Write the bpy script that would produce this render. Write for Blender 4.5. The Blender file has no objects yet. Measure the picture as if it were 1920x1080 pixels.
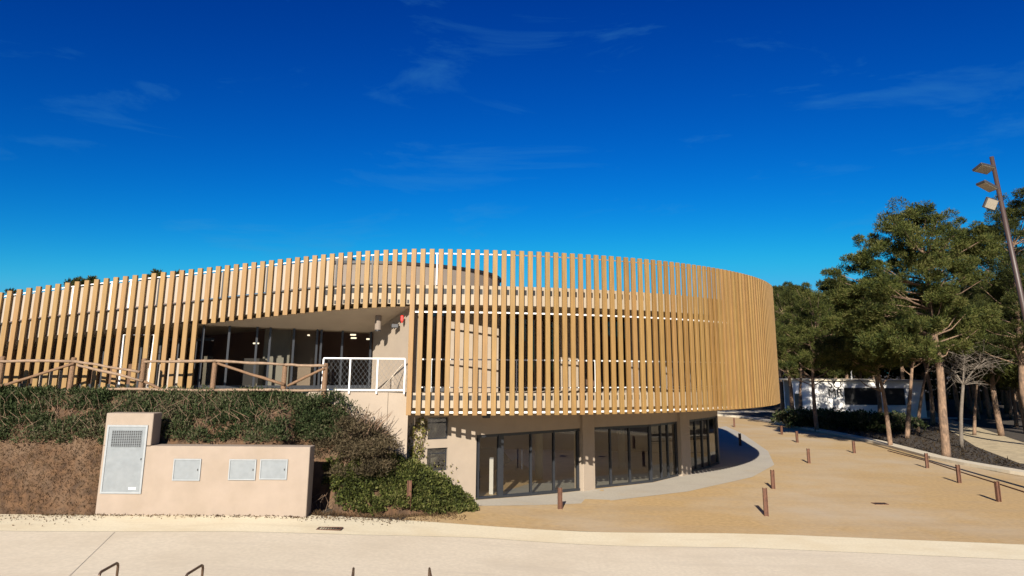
import bpy, bmesh, math, random
import numpy as np
from mathutils import Vector, Matrix, Quaternion
R_ = math.radians
scene = bpy.context.scene
COL = scene.collection

# ------------------------------------------------------------------ camera
F, PITCH, ROLL, CY = 1297.33, .1978, .0070, 429.62      # focal length (px of 1920), pitch, roll, principal row
H = 4.6                                                  # eye height
c_, s_, cr_, sr_ = math.cos(PITCH), math.sin(PITCH), math.cos(ROLL), math.sin(ROLL)
cam = bpy.data.cameras.new('camera')
cam.sensor_width = 36; cam.lens = F/1920*36; cam.shift_y = -(540-CY)/1920
cam.clip_start = .1; cam.clip_end = 3000
camo = bpy.data.objects.new('camera', cam); COL.objects.link(camo)
fw = Vector((0, c_, s_)); up0 = Vector((0, -s_, c_)); rt0 = Vector((1, 0, 0))
rt = cr_*rt0+sr_*up0; up = -sr_*rt0+cr_*up0
camo.matrix_world = Matrix(((rt.x, up.x, -fw.x, 0), (rt.y, up.y, -fw.y, 0), (rt.z, up.z, -fw.z, H), (0, 0, 0, 1)))
scene.camera = camo

# ------------------------------------------------------------------ sky, sun, exposure
SUN_EL, SUN_AZ = 25.5, 189.5            # azimuth clockwise from +Y: low sun behind the camera's left shoulder
w = bpy.data.worlds.new('World'); scene.world = w; w.use_nodes = True
nt = w.node_tree; bg = nt.nodes['Background']
sky = nt.nodes.new('ShaderNodeTexSky'); sky.sky_type = 'NISHITA'; sky.sun_disc = False
sky.sun_elevation = R_(SUN_EL); sky.sun_rotation = R_(SUN_AZ)
sky.altitude = 300; sky.air_density = 1.0; sky.dust_density = .25; sky.ozone_density = 4.0
hs = nt.nodes.new('ShaderNodeHueSaturation'); hs.inputs['Saturation'].default_value = 1.25
gm_ = nt.nodes.new('ShaderNodeGamma'); gm_.inputs[1].default_value = 1.55
nt.links.new(sky.outputs[0], hs.inputs['Color']); nt.links.new(hs.outputs[0], gm_.inputs[0])
sp_ = nt.nodes.new('ShaderNodeSeparateColor'); cb_ = nt.nodes.new('ShaderNodeCombineColor'); nt.links.new(gm_.outputs[0], sp_.inputs[0])
EXPO = .05*2**1.04
def mth(op, a_, *v):
    m_ = nt.nodes.new('ShaderNodeMath'); m_.operation = op; nt.links.new(a_, m_.inputs[0])
    for j_, x_ in enumerate(v): m_.inputs[j_+1].default_value = x_
    return m_.outputs[0]
for i_, (pw_, k_, cap_) in enumerate(((2.0, .6, .07), (1.166, .61, .46), (.85, .595, .80))):   # the deep polarised blue of the photograph
    q_ = mth('MULTIPLY', sp_.outputs[i_], .0637); q_ = mth('POWER', q_, pw_); q_ = mth('MULTIPLY', q_, k_)
    q_ = mth('SMOOTH_MIN', q_, cap_, cap_*.35); nt.links.new(mth('MULTIPLY', q_, 1/EXPO), cb_.inputs[i_])
# thin cirrus wisps
tc = nt.nodes.new('ShaderNodeTexCoord'); mp = nt.nodes.new('ShaderNodeMapping')
mp.inputs['Scale'].default_value = (1.6, 1.6, 6.5); mp.inputs['Rotation'].default_value = (.15, .25, 0)
mp.inputs['Location'].default_value = (7.3, 1.4, .8)
nt.links.new(tc.outputs['Generated'], mp.inputs[0])
nz = nt.nodes.new('ShaderNodeTexNoise'); nz.inputs['Scale'].default_value = 2.3; nz.inputs['Detail'].default_value = 9
nz.inputs['Roughness'].default_value = .62; nz.inputs['Distortion'].default_value = .6
nt.links.new(mp.outputs[0], nz.inputs['Vector'])
rp = nt.nodes.new('ShaderNodeValToRGB'); rp.color_ramp.elements[0].position = .55; rp.color_ramp.elements[1].position = .80
rp.color_ramp.elements[0].color = (0, 0, 0, 1); rp.color_ramp.elements[1].color = (.30, .30, .30, 1)
nt.links.new(nz.outputs[0], rp.inputs[0])
mx = nt.nodes.new('ShaderNodeMixRGB'); mx.inputs[2].default_value = (.6, 3.0, 5.6, 1)
nt.links.new(rp.outputs[0], mx.inputs[0]); nt.links.new(cb_.outputs[0], mx.inputs[1])
nt.links.new(mx.outputs[0], bg.inputs['Color'])
bg.inputs['Strength'].default_value = .05
sd = Vector((math.sin(R_(SUN_AZ))*math.cos(R_(SUN_EL)), math.cos(R_(SUN_AZ))*math.cos(R_(SUN_EL)), math.sin(R_(SUN_EL))))
sl = bpy.data.lights.new('sun', 'SUN'); sl.energy = 5.0; sl.angle = R_(.5); sl.color = (1, .93, .82)
so = bpy.data.objects.new('sun', sl); COL.objects.link(so); so.rotation_euler = (-sd).to_track_quat('-Z', 'Y').to_euler()
scene.view_settings.view_transform = 'Standard'; scene.view_settings.look = 'None'
scene.view_settings.exposure = 1.04; scene.view_settings.gamma = 1.0

# ------------------------------------------------------------------ survey helpers (photo pixel -> metres)
def ray(px, py):
    a, b = px-960, py-CY
    X = cr_*a+sr_*b; u = (sr_*a-cr_*b)/F
    return Vector((X/F, c_-s_*u, s_+c_*u))
def sstep(t): t = min(1, max(0, t)); return t*t*(3-2*t)
def gz(x, y=0): return .5*sstep((3.5-x)/11)              # the ground climbs gently to the left
def onz(px, py, z=0):
    r = ray(px, py); t = (z-H)/r.z; return Vector((r.x*t, r.y*t, z))
def ong(px, py):
    z = 0
    for _ in range(25): p = onz(px, py, z); z = gz(p.x, p.y)
    return Vector((p.x, p.y, z))
def aty(px, py, Y):
    r = ray(px, py); t = Y/r.y; return Vector((r.x*t, Y, H+r.z*t))

# ------------------------------------------------------------------ materials
ALB = .62                                              # render albedos; the exposure above is set for them
def mat(name, col, rough=.7, var=.12, scale=6., bump=0., bscale=40., metal=0., spec=.5, dark=None, dscale=1.5, damt=.5, stretch=None, streak=None):
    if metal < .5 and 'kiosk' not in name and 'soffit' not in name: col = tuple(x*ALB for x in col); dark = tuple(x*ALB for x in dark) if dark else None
    if streak: streak = streak[:2]+(tuple(x*ALB for x in streak[2]),)+streak[3:]
    m = bpy.data.materials.new(name); m.use_nodes = True; n = m.node_tree; L = n.links
    b = n.nodes['Principled BSDF']; b.inputs['Roughness'].default_value = rough; b.inputs['Metallic'].default_value = metal
    b.inputs['Specular IOR Level'].default_value = spec
    t = n.nodes.new('ShaderNodeTexCoord'); src = t.outputs['Object']
    if stretch:
        q = n.nodes.new('ShaderNodeMapping'); q.inputs['Scale'].default_value = stretch; L.new(src, q.inputs[0]); src = q.outputs[0]
    z = n.nodes.new('ShaderNodeTexNoise'); z.inputs['Scale'].default_value = scale; z.inputs['Detail'].default_value = 6; L.new(src, z.inputs['Vector'])
    r = n.nodes.new('ShaderNodeValToRGB'); r.color_ramp.elements[0].position = .3; r.color_ramp.elements[1].position = .7
    r.color_ramp.elements[0].color = tuple(x*(1-var) for x in col)+(1,); r.color_ramp.elements[1].color = tuple(min(1, x*(1+var)) for x in col)+(1,)
    L.new(z.outputs[0], r.inputs[0]); out = r.outputs[0]
    if dark:
        z2 = n.nodes.new('ShaderNodeTexNoise'); z2.inputs['Scale'].default_value = dscale; z2.inputs['Detail'].default_value = 8; z2.inputs['Roughness'].default_value = .65
        L.new(t.outputs['Object'], z2.inputs['Vector'])
        r2 = n.nodes.new('ShaderNodeValToRGB'); r2.color_ramp.elements[0].position = .45; r2.color_ramp.elements[1].position = .7
        r2.color_ramp.elements[1].color = (damt, damt, damt, 1); L.new(z2.outputs[0], r2.inputs[0])
        x = n.nodes.new('ShaderNodeMixRGB'); x.inputs[2].default_value = dark+(1,); L.new(r2.outputs[0], x.inputs[0]); L.new(out, x.inputs[1]); out = x.outputs[0]
    if streak:                                       # a second, stretched layer of stains or grit: (scale vector, noise scale, colour, amount, threshold)
        q = n.nodes.new('ShaderNodeMapping'); q.inputs['Scale'].default_value = streak[0]; q.inputs['Rotation'].default_value = (0, 0, .12); L.new(t.outputs['Object'], q.inputs[0])
        z3 = n.nodes.new('ShaderNodeTexNoise'); z3.inputs['Scale'].default_value = streak[1]; z3.inputs['Detail'].default_value = 7; z3.inputs['Roughness'].default_value = .7; L.new(q.outputs[0], z3.inputs['Vector'])
        r3 = n.nodes.new('ShaderNodeValToRGB'); r3.color_ramp.elements[0].position = streak[4]; r3.color_ramp.elements[1].position = streak[4]+.22
        r3.color_ramp.elements[1].color = (streak[3],)*3+(1,); L.new(z3.outputs[0], r3.inputs[0])
        x3 = n.nodes.new('ShaderNodeMixRGB'); x3.inputs[2].default_value = streak[2]+(1,); L.new(r3.outputs[0], x3.inputs[0]); L.new(out, x3.inputs[1]); out = x3.outputs[0]
    L.new(out, b.inputs['Base Color'])
    if bump:
        zb = n.nodes.new('ShaderNodeTexNoise'); zb.inputs['Scale'].default_value = bscale; zb.inputs['Detail'].default_value = 4; L.new(src, zb.inputs['Vector'])
        bn = n.nodes.new('ShaderNodeBump'); bn.inputs['Strength'].default_value = bump; bn.inputs['Distance'].default_value = .02
        L.new(zb.outputs[0], bn.inputs['Height']); L.new(bn.outputs[0], b.inputs['Normal'])
    return m
def leafmat(name, cols, trans=.25):
    m = bpy.data.materials.new(name); m.use_nodes = True; n = m.node_tree; L = n.links
    b = n.nodes['Principled BSDF']; b.inputs['Roughness'].default_value = .75; b.inputs['Specular IOR Level'].default_value = .15
    g = n.nodes.new('ShaderNodeNewGeometry'); r = n.nodes.new('ShaderNodeValToRGB'); cr = r.color_ramp
    while len(cr.elements) < len(cols): cr.elements.new(.5)
    for i, cc in enumerate(cols): cr.elements[i].position = i/(len(cols)-1); cr.elements[i].color = tuple(x*.66 for x in cc)+(1,)
    t = n.nodes.new('ShaderNodeTexCoord'); z = n.nodes.new('ShaderNodeTexNoise'); z.inputs['Scale'].default_value = .9; z.inputs['Detail'].default_value = 3
    L.new(t.outputs['Object'], z.inputs['Vector'])
    a = n.nodes.new('ShaderNodeMath'); a.operation = 'MULTIPLY_ADD'; a.inputs[1].default_value = 2.2; a.inputs[2].default_value = -1.1; L.new(z.outputs[0], a.inputs[0])
    d = n.nodes.new('ShaderNodeMath'); d.operation = 'ADD'; L.new(a.outputs[0], d.inputs[0]); L.new(g.outputs['Random Per Island'], d.inputs[1])
    L.new(d.outputs[0], r.inputs[0]); L.new(r.outputs[0], b.inputs['Base Color'])
    tr = n.nodes.new('ShaderNodeBsdfTranslucent'); L.new(r.outputs[0], tr.inputs[0])
    mxs = n.nodes.new('ShaderNodeMixShader'); mxs.inputs[0].default_value = trans
    L.new(b.outputs[0], mxs.inputs[1]); L.new(tr.outputs[0], mxs.inputs[2]); L.new(mxs.outputs[0], n.nodes['Material Output'].inputs[0])
    return m
def glassmat(name, tint=(.45, .46, .44), refl=.1):
    m = bpy.data.materials.new(name); m.use_nodes = True; n = m.node_tree; L = n.links
    n.nodes.remove(n.nodes['Principled BSDF'])
    t = n.nodes.new('ShaderNodeBsdfTransparent'); t.inputs[0].default_value = tint+(1,)
    g = n.nodes.new('ShaderNodeBsdfGlossy'); g.inputs['Roughness'].default_value = .015; g.inputs[0].default_value = (.9, .9, .9, 1)
    ge = n.nodes.new('ShaderNodeNewGeometry'); dt = n.nodes.new('ShaderNodeVectorMath'); dt.operation = 'DOT_PRODUCT'; L.new(ge.outputs['Normal'], dt.inputs[0]); L.new(ge.outputs['Incoming'], dt.inputs[1])
    ab = n.nodes.new('ShaderNodeMath'); ab.operation = 'ABSOLUTE'; L.new(dt.outputs['Value'], ab.inputs[0])
    om = n.nodes.new('ShaderNodeMath'); om.operation = 'SUBTRACT'; om.inputs[0].default_value = 1; L.new(ab.outputs[0], om.inputs[1])
    p5 = n.nodes.new('ShaderNodeMath'); p5.operation = 'POWER'; p5.inputs[1].default_value = 5; L.new(om.outputs[0], p5.inputs[0])
    f = n.nodes.new('ShaderNodeMath'); f.operation = 'MULTIPLY_ADD'; f.inputs[1].default_value = 1-refl; f.inputs[2].default_value = refl; L.new(p5.outputs[0], f.inputs[0])
    z = n.nodes.new('ShaderNodeTexNoise'); z.inputs['Scale'].default_value = .7; tc = n.nodes.new('ShaderNodeTexCoord'); L.new(tc.outputs['Object'], z.inputs['Vector'])
    bn = n.nodes.new('ShaderNodeBump'); bn.inputs['Strength'].default_value = .03; L.new(z.outputs[0], bn.inputs['Height']); L.new(bn.outputs[0], g.inputs['Normal'])
    k = f
    x = n.nodes.new('ShaderNodeMixShader'); L.new(k.outputs[0], x.inputs[0]); L.new(t.outputs[0], x.inputs[1]); L.new(g.outputs[0], x.inputs[2])
    L.new(x.outputs[0], n.nodes['Material Output'].inputs[0]); return m
def emat(name, col, st):
    m = bpy.data.materials.new(name); m.use_nodes = True; b = m.node_tree.nodes['Principled BSDF']
    b.inputs['Base Color'].default_value = col+(1,); b.inputs['Emission Color'].default_value = col+(1,); b.inputs['Emission Strength'].default_value = st; return m
M = dict(
 slat=mat('timber slat', (.346, .196, .056), .6, .14, 3, .15, 30, stretch=(6, 6, .5)),
 slat2=mat('timber slat redder', (.351, .191, .058), .6, .14, 3, .15, 30, stretch=(6, 6, .5)),
 slat3=mat('timber slat yellower', (.338, .196, .054), .6, .14, 3, .15, 30, stretch=(6, 6, .5)),
 slat4=mat('timber slat paler', (.367, .212, .062), .6, .14, 3, .15, 30, stretch=(6, 6, .5)),
 slat5=mat('timber slat darker', (.307, .164, .042), .6, .14, 3, .15, 30, stretch=(6, 6, .5)),
 cream=mat('cream render', (.465, .373, .282), .85, .05, 2.5, .12, 90, dark=(.44, .36, .27), dscale=.8, damt=.35),
 fascia=mat('pale fascia panel', (.475, .386, .283), .6, .04, 2),
 panel=mat('pale guard panel', (.454, .376, .296), .6, .04, 2),
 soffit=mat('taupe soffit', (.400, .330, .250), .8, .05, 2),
 taupe=mat('taupe roof render', (.30, .24, .19), .9, .06, 2),
 white=mat('white painted steel', (1.080, 1.067, 1.040), .4, .03, 5),
 dark=mat('dark steel', (.03, .028, .03), .45, .1, 8),
 frame=mat('anthracite frame', (.035, .038, .045), .4, .08, 8),
 glass=glassmat('window glass', (.66, .65, .61), .10), glass2=glassmat('dark window glass', (.68, .66, .62), .07),
 inwall=mat('interior wall', (.42, .34, .27), .9, .1, 1),
 infloor=mat('interior floor', (.46, .45, .40), .6, .08, 2),
 incol=mat('interior concrete', (.42, .41, .36), .9, .08, 3),
 indark=mat('interior dark', (.42, .27, .20), .9, .15, 1),
 red=mat('red plastic', (.75, .02, .01), .35, .05, 5),
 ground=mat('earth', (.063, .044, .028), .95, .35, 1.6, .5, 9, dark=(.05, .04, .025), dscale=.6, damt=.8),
 plaza=mat('ochre gravel', (.608, .403, .172), .95, .14, 7, .3, 60, dark=(.66, .53, .37), dscale=.13, damt=.9, streak=((.3, 2.0, 1), .5, (.46, .34, .21), .45, .48)),
 strip=mat('cream concrete strip', (.991, .867, .614), .9, .07, 14, .2, 60, dark=(.88, .72, .46), dscale=.7, damt=.6, streak=((.3, 1.6, 1), 1.1, (.76, .62, .41), .5, .53)),
 road=mat('pale concrete paving', (.899, .778, .590), .9, .08, 11, .25, 60, dark=(.76, .64, .47), dscale=.45, damt=.7, streak=((.22, 1.8, 1), .9, (.68, .58, .45), .45, .5)),
 apron=mat('grey concrete apron', (.578, .519, .425), .85, .08, 12, .2, 60, dark=(.48, .43, .36), dscale=.8, damt=.6, streak=((1, 1, 1), .5, (.60, .46, .28), .6, .55)),
 kerb=mat('pale kerb stone', (.779, .673, .496), .9, .08, 6, .1, 60),
 path=mat('sandy path', (.660, .525, .315), .95, .2, 5, .4, 30, dark=(.2, .15, .09), dscale=1.2, damt=.5),
 soil=mat('brown soil', (.11, .056, .024), .95, .5, 5, .8, 14, dark=(.19, .12, .07), dscale=1.1, damt=.8),
 block=mat('utility wall render', (.416, .329, .256), .85, .05, 3, .15, 60, dark=(.34, .265, .19), dscale=1.0, damt=.5, streak=((3, 3, .35), 1.2, (.37, .29, .215), .35, .6)),
 zinc=mat('galvanised sheet', (.29, .315, .33), .5, .08, 7, 0, 40, .2, dark=(.34, .36, .37), dscale=3, damt=.5),
 log=mat('weathered log', (.24, .135, .07), .8, .25, 8, .4, 30, stretch=(3, 3, 3)),
 logtop=mat('log rail', (.33, .22, .14), .8, .25, 8, .4, 30),
 rust=mat('rusty steel', (.15, .062, .032), .8, .3, 14, .2, 60),
 rack=mat('bronze tube', (.13, .085, .055), .35, .1, 8, metal=.6),
 pole=mat('brown lamp pole', (.075, .045, .036), .5, .1, 6),
 lamp=mat('lamp housing', (.06, .055, .052), .45, .1, 6), zinc2=mat('bright galvanised frame', (.40, .42, .43), .45, .06, 7),
 lens=mat('lamp lens', (.42, .37, .29), .2, .15, 25),
 bark=mat('pine bark', (.300, .189, .117), .95, .4, 7, .8, 18, stretch=(2, 2, .6), dark=(.07, .05, .04), dscale=2.5, damt=.8),
 barkpale=mat('pale bare bark', (.19, .155, .12), .9, .25, 8, .4, 20),
 kiosk=mat('pale kiosk wall', (.80, .77, .72), .85, .05, 2, dark=(.70, .66, .60), dscale=.8, damt=.5),
 black=mat('black recess', (.006, .006, .007), .6, .1, 3),
 letter=mat('black lettering', (.012, .012, .013), .6, .05, 3),
 unseen_hill=mat('unseen wooded hillside', (.06, .065, .03), .95, .5, .12, .8, .3, dark=(.16, .12, .07), dscale=.05, damt=.7),
 pine=leafmat('pine needles', [(.030, .044, .012), (.066, .084, .018), (.118, .13, .027), (.17, .16, .05)]),
 pine2=leafmat('darker pine needles', [(.024, .034, .010), (.056, .066, .016), (.105, .108, .024)]),
 hedge=leafmat('hedge leaves', [(.022, .036, .012), (.056, .084, .028), (.10, .12, .05), (.16, .135, .08)]),
 ivy=leafmat('ivy leaves', [(.035, .042, .014), (.072, .088, .022), (.13, .15, .032), (.21, .20, .07)]),
 twig=leafmat('dry twig leaves', [(.045, .034, .020), (.095, .075, .038), (.16, .12, .07)]),
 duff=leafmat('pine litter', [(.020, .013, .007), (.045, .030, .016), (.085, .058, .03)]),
 straw=leafmat('dry grass blades', [(.06, .032, .015), (.12, .072, .035), (.22, .145, .075)]),
 vine=leafmat('vine leaves', [(.12, .10, .02), (.26, .23, .06), (.10, .12, .03)]),
)

# ------------------------------------------------------------------ mesh helpers
class MB:
    def __init__(s): s.v = []; s.f = []
    def add(s, vs, fs):
        o = len(s.v); s.v += [tuple(v) for v in vs]; s.f += [tuple(i+o for i in f) for f in fs]; return s
    def box(s, c, h, ax=(1, 0, 0), ay=None, az=(0, 0, 1)):
        ax = Vector(ax).normalized(); az = Vector(az).normalized(); ay = Vector(ay).normalized() if ay is not None else az.cross(ax).normalized(); c = Vector(c)
        vs = [c+ax*h[0]*i+ay*h[1]*j+az*h[2]*k for i in (-1, 1) for j in (-1, 1) for k in (-1, 1)]
        return s.add(vs, [(0, 1, 3, 2), (4, 6, 7, 5), (0, 4, 5, 1), (2, 3, 7, 6), (0, 2, 6, 4), (1, 5, 7, 3)])
    def bar(s, a, b, w, d, n):                       # bar from a to b, d deep along n
        a, b = Vector(a), Vector(b); ax = (b-a); L = ax.length; ax.normalize(); n = Vector(n); n = (n-ax*n.dot(ax)).normalized()
        return s.box((a+b)/2, (L/2, d/2, w/2), ax, n, ax.cross(n))
    def tube(s, pts, r, k=8, cap=True):
        pts = [Vector(p) for p in pts]; rs = r if isinstance(r, (list, tuple)) else [r]*len(pts); rings = []; vs = []
        ref = None
        for i, p in enumerate(pts):
            t = (pts[min(i+1, len(pts)-1)]-pts[max(i-1, 0)]).normalized()
            if ref is None: ref = Vector((1, 0, 0)) if abs(t.x) < .8 else Vector((0, 1, 0))
            u = (ref-t*ref.dot(t)).normalized(); v = t.cross(u); ref = u
            for j in range(k): a = 2*math.pi*j/k; vs.append(p+(u*math.cos(a)+v*math.sin(a))*rs[i])
        fs = []
        for i in range(len(pts)-1):
            for j in range(k): fs.append((i*k+j, i*k+(j+1) % k, (i+1)*k+(j+1) % k, (i+1)*k+j))
        if cap: fs += [tuple(range(k-1, -1, -1)), tuple(range((len(pts)-1)*k, len(pts)*k))]
        return s.add(vs, fs)
    def loft(s, A, B, m=1, zoff=None):                # sheet between two polylines of equal length
        n = len(A); vs = []
        for i in range(n):
            for j in range(m+1):
                p = Vector(A[i]).lerp(Vector(B[i]), j/m)
                if zoff is not None: p.z = gz(p.x, p.y)+zoff
                vs.append(p)
        fs = [(i*(m+1)+j, (i+1)*(m+1)+j, (i+1)*(m+1)+j+1, i*(m+1)+j+1) for i in range(n-1) for j in range(m)]
        return s.add(vs, fs)
    def band(s, P, Nrm, z0, z1, t):                   # thick curved wall: path P (x,y), inward normals, heights, thickness
        n = len(P); vs = []
        for i in range(n):
            q = (P[i][0]+Nrm[i][0]*t, P[i][1]+Nrm[i][1]*t)
            vs += [(P[i][0], P[i][1], z0[i]), (P[i][0], P[i][1], z1[i]), (q[0], q[1], z1[i]), (q[0], q[1], z0[i])]
        fs = [(4*i+a, 4*i+b, 4*i+4+b, 4*i+4+a) for i in range(n-1) for a, b in ((0, 1), (1, 2), (2, 3), (3, 0))]
        return s.add(vs, fs+[(0, 3, 2, 1), (4*n-4, 4*n-3, 4*n-2, 4*n-1)])
    def build(s, name, m, parent=None, origin=None, smooth=False, bevel=0):
        me = bpy.data.meshes.new(name); o3 = Vector(origin) if origin is not None else Vector()
        me.from_pydata([tuple(Vector(v)-o3) for v in s.v], [], s.f); me.validate(); me.update()
        bm = bmesh.new(); bm.from_mesh(me); bmesh.ops.recalc_face_normals(bm, faces=bm.faces)
        if bevel: bmesh.ops.bevel(bm, geom=[e for e in bm.edges if e.is_manifold and e.calc_face_angle(0) > .5], offset=bevel, segments=1, affect='EDGES')
        bm.to_mesh(me); bm.free()
        if smooth: me.polygons.foreach_set('use_smooth', [True]*len(me.polygons))
        me.materials.append(m); o = bpy.data.objects.new(name, me); COL.objects.link(o)
        if origin is not None and parent is None: o.location = o3
        if parent: o.parent = parent
        return o
def tag(o, label=None, cat=None, group=None, kind=None):
    for k, v in (('label', label), ('category', cat), ('group', group), ('kind', kind)):
        if v: o[k] = v
    return o
def thing(name, label, cat, loc=(0, 0, 0), group=None):
    o = bpy.data.objects.new(name, None); COL.objects.link(o); o.location = loc; o.empty_display_size = .3
    return tag(o, label, cat, group)
def leaves(name, cen, dirs, ln, wd, m, parent=None, rng=None, jitter=.6):
    """thin leaf quads at cen (N,3), growing along dirs (N,3)"""
    N = len(cen); rng = rng or np.random.default_rng(1)
    d = dirs+rng.normal(0, jitter, (N, 3)); d /= np.linalg.norm(d, axis=1, keepdims=True)+1e-9
    q = rng.normal(0, 1, (N, 3)); q -= d*(q*d).sum(1, keepdims=True); q /= np.linalg.norm(q, axis=1, keepdims=True)+1e-9
    L = (ln*rng.uniform(.6, 1.3, N))[:, None]; W = (wd*rng.uniform(.7, 1.3, N))[:, None]
    v = np.stack([cen-q*W*.35, cen+d*L*.5-q*W*.5, cen+d*L, cen+d*L*.5+q*W*.5], 1).reshape(-1, 3).astype(np.float32)
    me = bpy.data.meshes.new(name); me.vertices.add(4*N); me.vertices.foreach_set('co', v.ravel())
    me.loops.add(4*N); me.loops.foreach_set('vertex_index', np.arange(4*N, dtype=np.int32))
    me.polygons.add(N); me.polygons.foreach_set('loop_start', np.arange(0, 4*N, 4, dtype=np.int32))
    me.update(calc_edges=True); me.materials.append(m)
    o = bpy.data.objects.new(name, me); COL.objects.link(o)
    if parent: o.parent = parent
    return o

# ------------------------------------------------------------------ ground
def lin(a, b, n): return [a+(b-a)*i/(n-1) for i in range(n)]
gx = [-900, -400, -200, -100, -60, -40]+lin(-30, 60, 61)+[75, 100, 140, 200, 400, 900]
gy = [-600, -300, -150, -80, -40, -20]+lin(-10, 100, 56)+[130, 180, 260, 500, 1200]
mb = MB(); mb.add([(x, y, gz(x, y)-.012) for y in gy for x in gx],
   [(j*len(gx)+i, j*len(gx)+i+1, (j+1)*len(gx)+i+1, (j+1)*len(gx)+i) for j in range(len(gy)-1) for i in range(len(gx)-1)])
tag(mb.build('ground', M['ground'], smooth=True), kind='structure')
def poly(px, n, ext=None):                            # pixel polyline -> evenly sampled ground polyline
    P = [ong(*q) for q in px]
    if ext: P = ext[0]+P+ext[1]
    d = [0]
    for a, b in zip(P, P[1:]): d.append(d[-1]+(Vector(b)-Vector(a)).length)
    out = []
    for i in range(n):
        t = d[-1]*i/(n-1); k = max(j for j in range(len(d)) if d[j] <= t+1e-9); k = min(k, len(P)-2)
        out.append(Vector(P[k]).lerp(Vector(P[k+1]), (t-d[k])/(d[k+1]-d[k])))
    return out
N = 60
e_low = [(0, 996), (300, 997), (600, 1002), (900, 1008), (1400, 1027), (1920, 1050)]
e_up = [(-200, 950), (0, 962), (178, 957), (575, 966), (700, 972), (830, 980), (1400, 1000), (1920, 1021)]
low = poly(e_low, N, ([Vector((-40, 21.6, 0))], [Vector((60, 8.2, 0))]))
upp = poly(e_up, N, ([Vector((-40, 24.5, 0))], [Vector((60, 11.2, 0))]))
low2 = [Vector((-40+100*i/(N-1), 0, 0)) for i in range(N)]
def xline(P, xs):                                     # resample polyline by x
    out = []
    for x in xs:
        for a, b in zip(P, P[1:]):
            if a.x <= x <= b.x or (b is P[-1]): out.append(a.lerp(b, (x-a.x)/(b.x-a.x))); break
    return out
XS = lin(-40, 59.9, 120)
low = xline(low, XS); upp = xline(upp, XS)
tag(MB().loft([Vector((x, -30, 0)) for x in XS], low, 24, 0.0).build('road', M['road'], smooth=True), kind='structure')
tag(MB().loft(low, upp, 4, .004).build('concrete_strip', M['strip'], smooth=True), kind='structure')
# paving joints, thin strips of darker mortar
for nm, a, b in (('paving_joint', ong(215, 998), ong(120, 1090)),):
    d = (b-a).normalized(); n = Vector((-d.y, d.x, 0))*.006
    A = [a.lerp(b, i/12)-n for i in range(13)]; B = [a.lerp(b, i/12)+n for i in range(13)]
    tag(MB().loft(A, B, 1, .006).build(nm, M['apron']), kind='structure')
# plaza, from the strip to the woodland kerb
k_px = [(1350, 781), (1400, 784), (1460, 796), (1560, 815), (1640, 832), (1760, 865), (1920, 893)]
kerbP = poly(k_px, 40, ([Vector((14, 100, 0)), Vector((20, 80, 0))], [Vector((27.5, 20, 0)), Vector((40, 4, 0))]))
near = [Vector(p) for p in upp if -3.2 < p.x < 41]
nearP = [near[round(i*(len(near)-1)/39)] for i in range(40)]
tag(MB().loft(nearP, kerbP, 24, .006).build('plaza', M['plaza'], smooth=True), kind='structure')
def offs(P, d):
    o = []
    for i in range(len(P)):
        t = (P[min(i+1, len(P)-1)]-P[max(i-1, 0)]); t.z = 0; t.normalize(); o.append(P[i]+Vector((t.y, -t.x, 0))*d)
    return o
def inward(P):
    r = []
    for i in range(len(P)):
        t = (P[min(i+1, len(P)-1)]-P[max(i-1, 0)]); t.z = 0; t.normalize(); r.append((-t.y, t.x))
    return r
kb = MB(); kb.band([(p.x, p.y) for p in kerbP], inward(kerbP), [-.05]*40, [.15]*40, .75)
tag(kb.build('kerb', M['kerb']), kind='structure')
edge = poly([(1664, 846), (1740, 866), (1800, 886), (1873, 909), (1960, 937)], 16)
tag(MB().band([(p.x, p.y) for p in edge], inward(edge), [-.02]*16, [.05]*16, .05).build('edging_strip', M['rust']), kind='structure')
# sunny path in the wood
pa = poly([(1735, 781), (1770, 800), (1830, 838), (1925, 874)], 24, ([Vector((44, 84, 0))], [Vector((36, 28, 0))]))
pb = poly([(1762, 781), (1830, 800), (1925, 832)], 24, ([Vector((50, 84, 0))], [Vector((52, 28, 0))]))
tag(MB().loft(pa, pb, 8, .01).build('path', M['path'], smooth=True), kind='structure')
pa = poly([(1462, 773), (1500, 779), (1545, 783)], 12, ([Vector((20, 76, 0))], [Vector((45, 69, 0))])); 
tag(MB().loft(pa, [p+Vector((0, 3.0, 0)) for p in pa], 3, .012).build('path', M['strip'], smooth=True), kind='structure')
# unseen wooded hillside behind the camera (added for the glazing to mirror)
rng = np.random.default_rng(5); hv = []; hx = lin(-260, 260, 53); hy = lin(-170, -48, 14)
for y in hy:
    for x in hx:
        t = sstep((-48-y)/45); hv.append((x, y, -.3+t*(17+4*math.sin(x*.05)+rng.normal(0, 1.2))))
hf = [(j*53+i, j*53+i+1, (j+1)*53+i+1, (j+1)*53+i) for j in range(13) for i in range(52)]
tag(MB().add(hv, hf).build('unseen_hill', M['unseen_hill'], smooth=True), kind='structure')

# ------------------------------------------------------------------ the building
Cx, Cy, RR, DPH, PH0 = -2.8195, 39.2015, 16.473, .0182, -.0260
ZB, ZT = 3.10, 8.46
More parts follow.
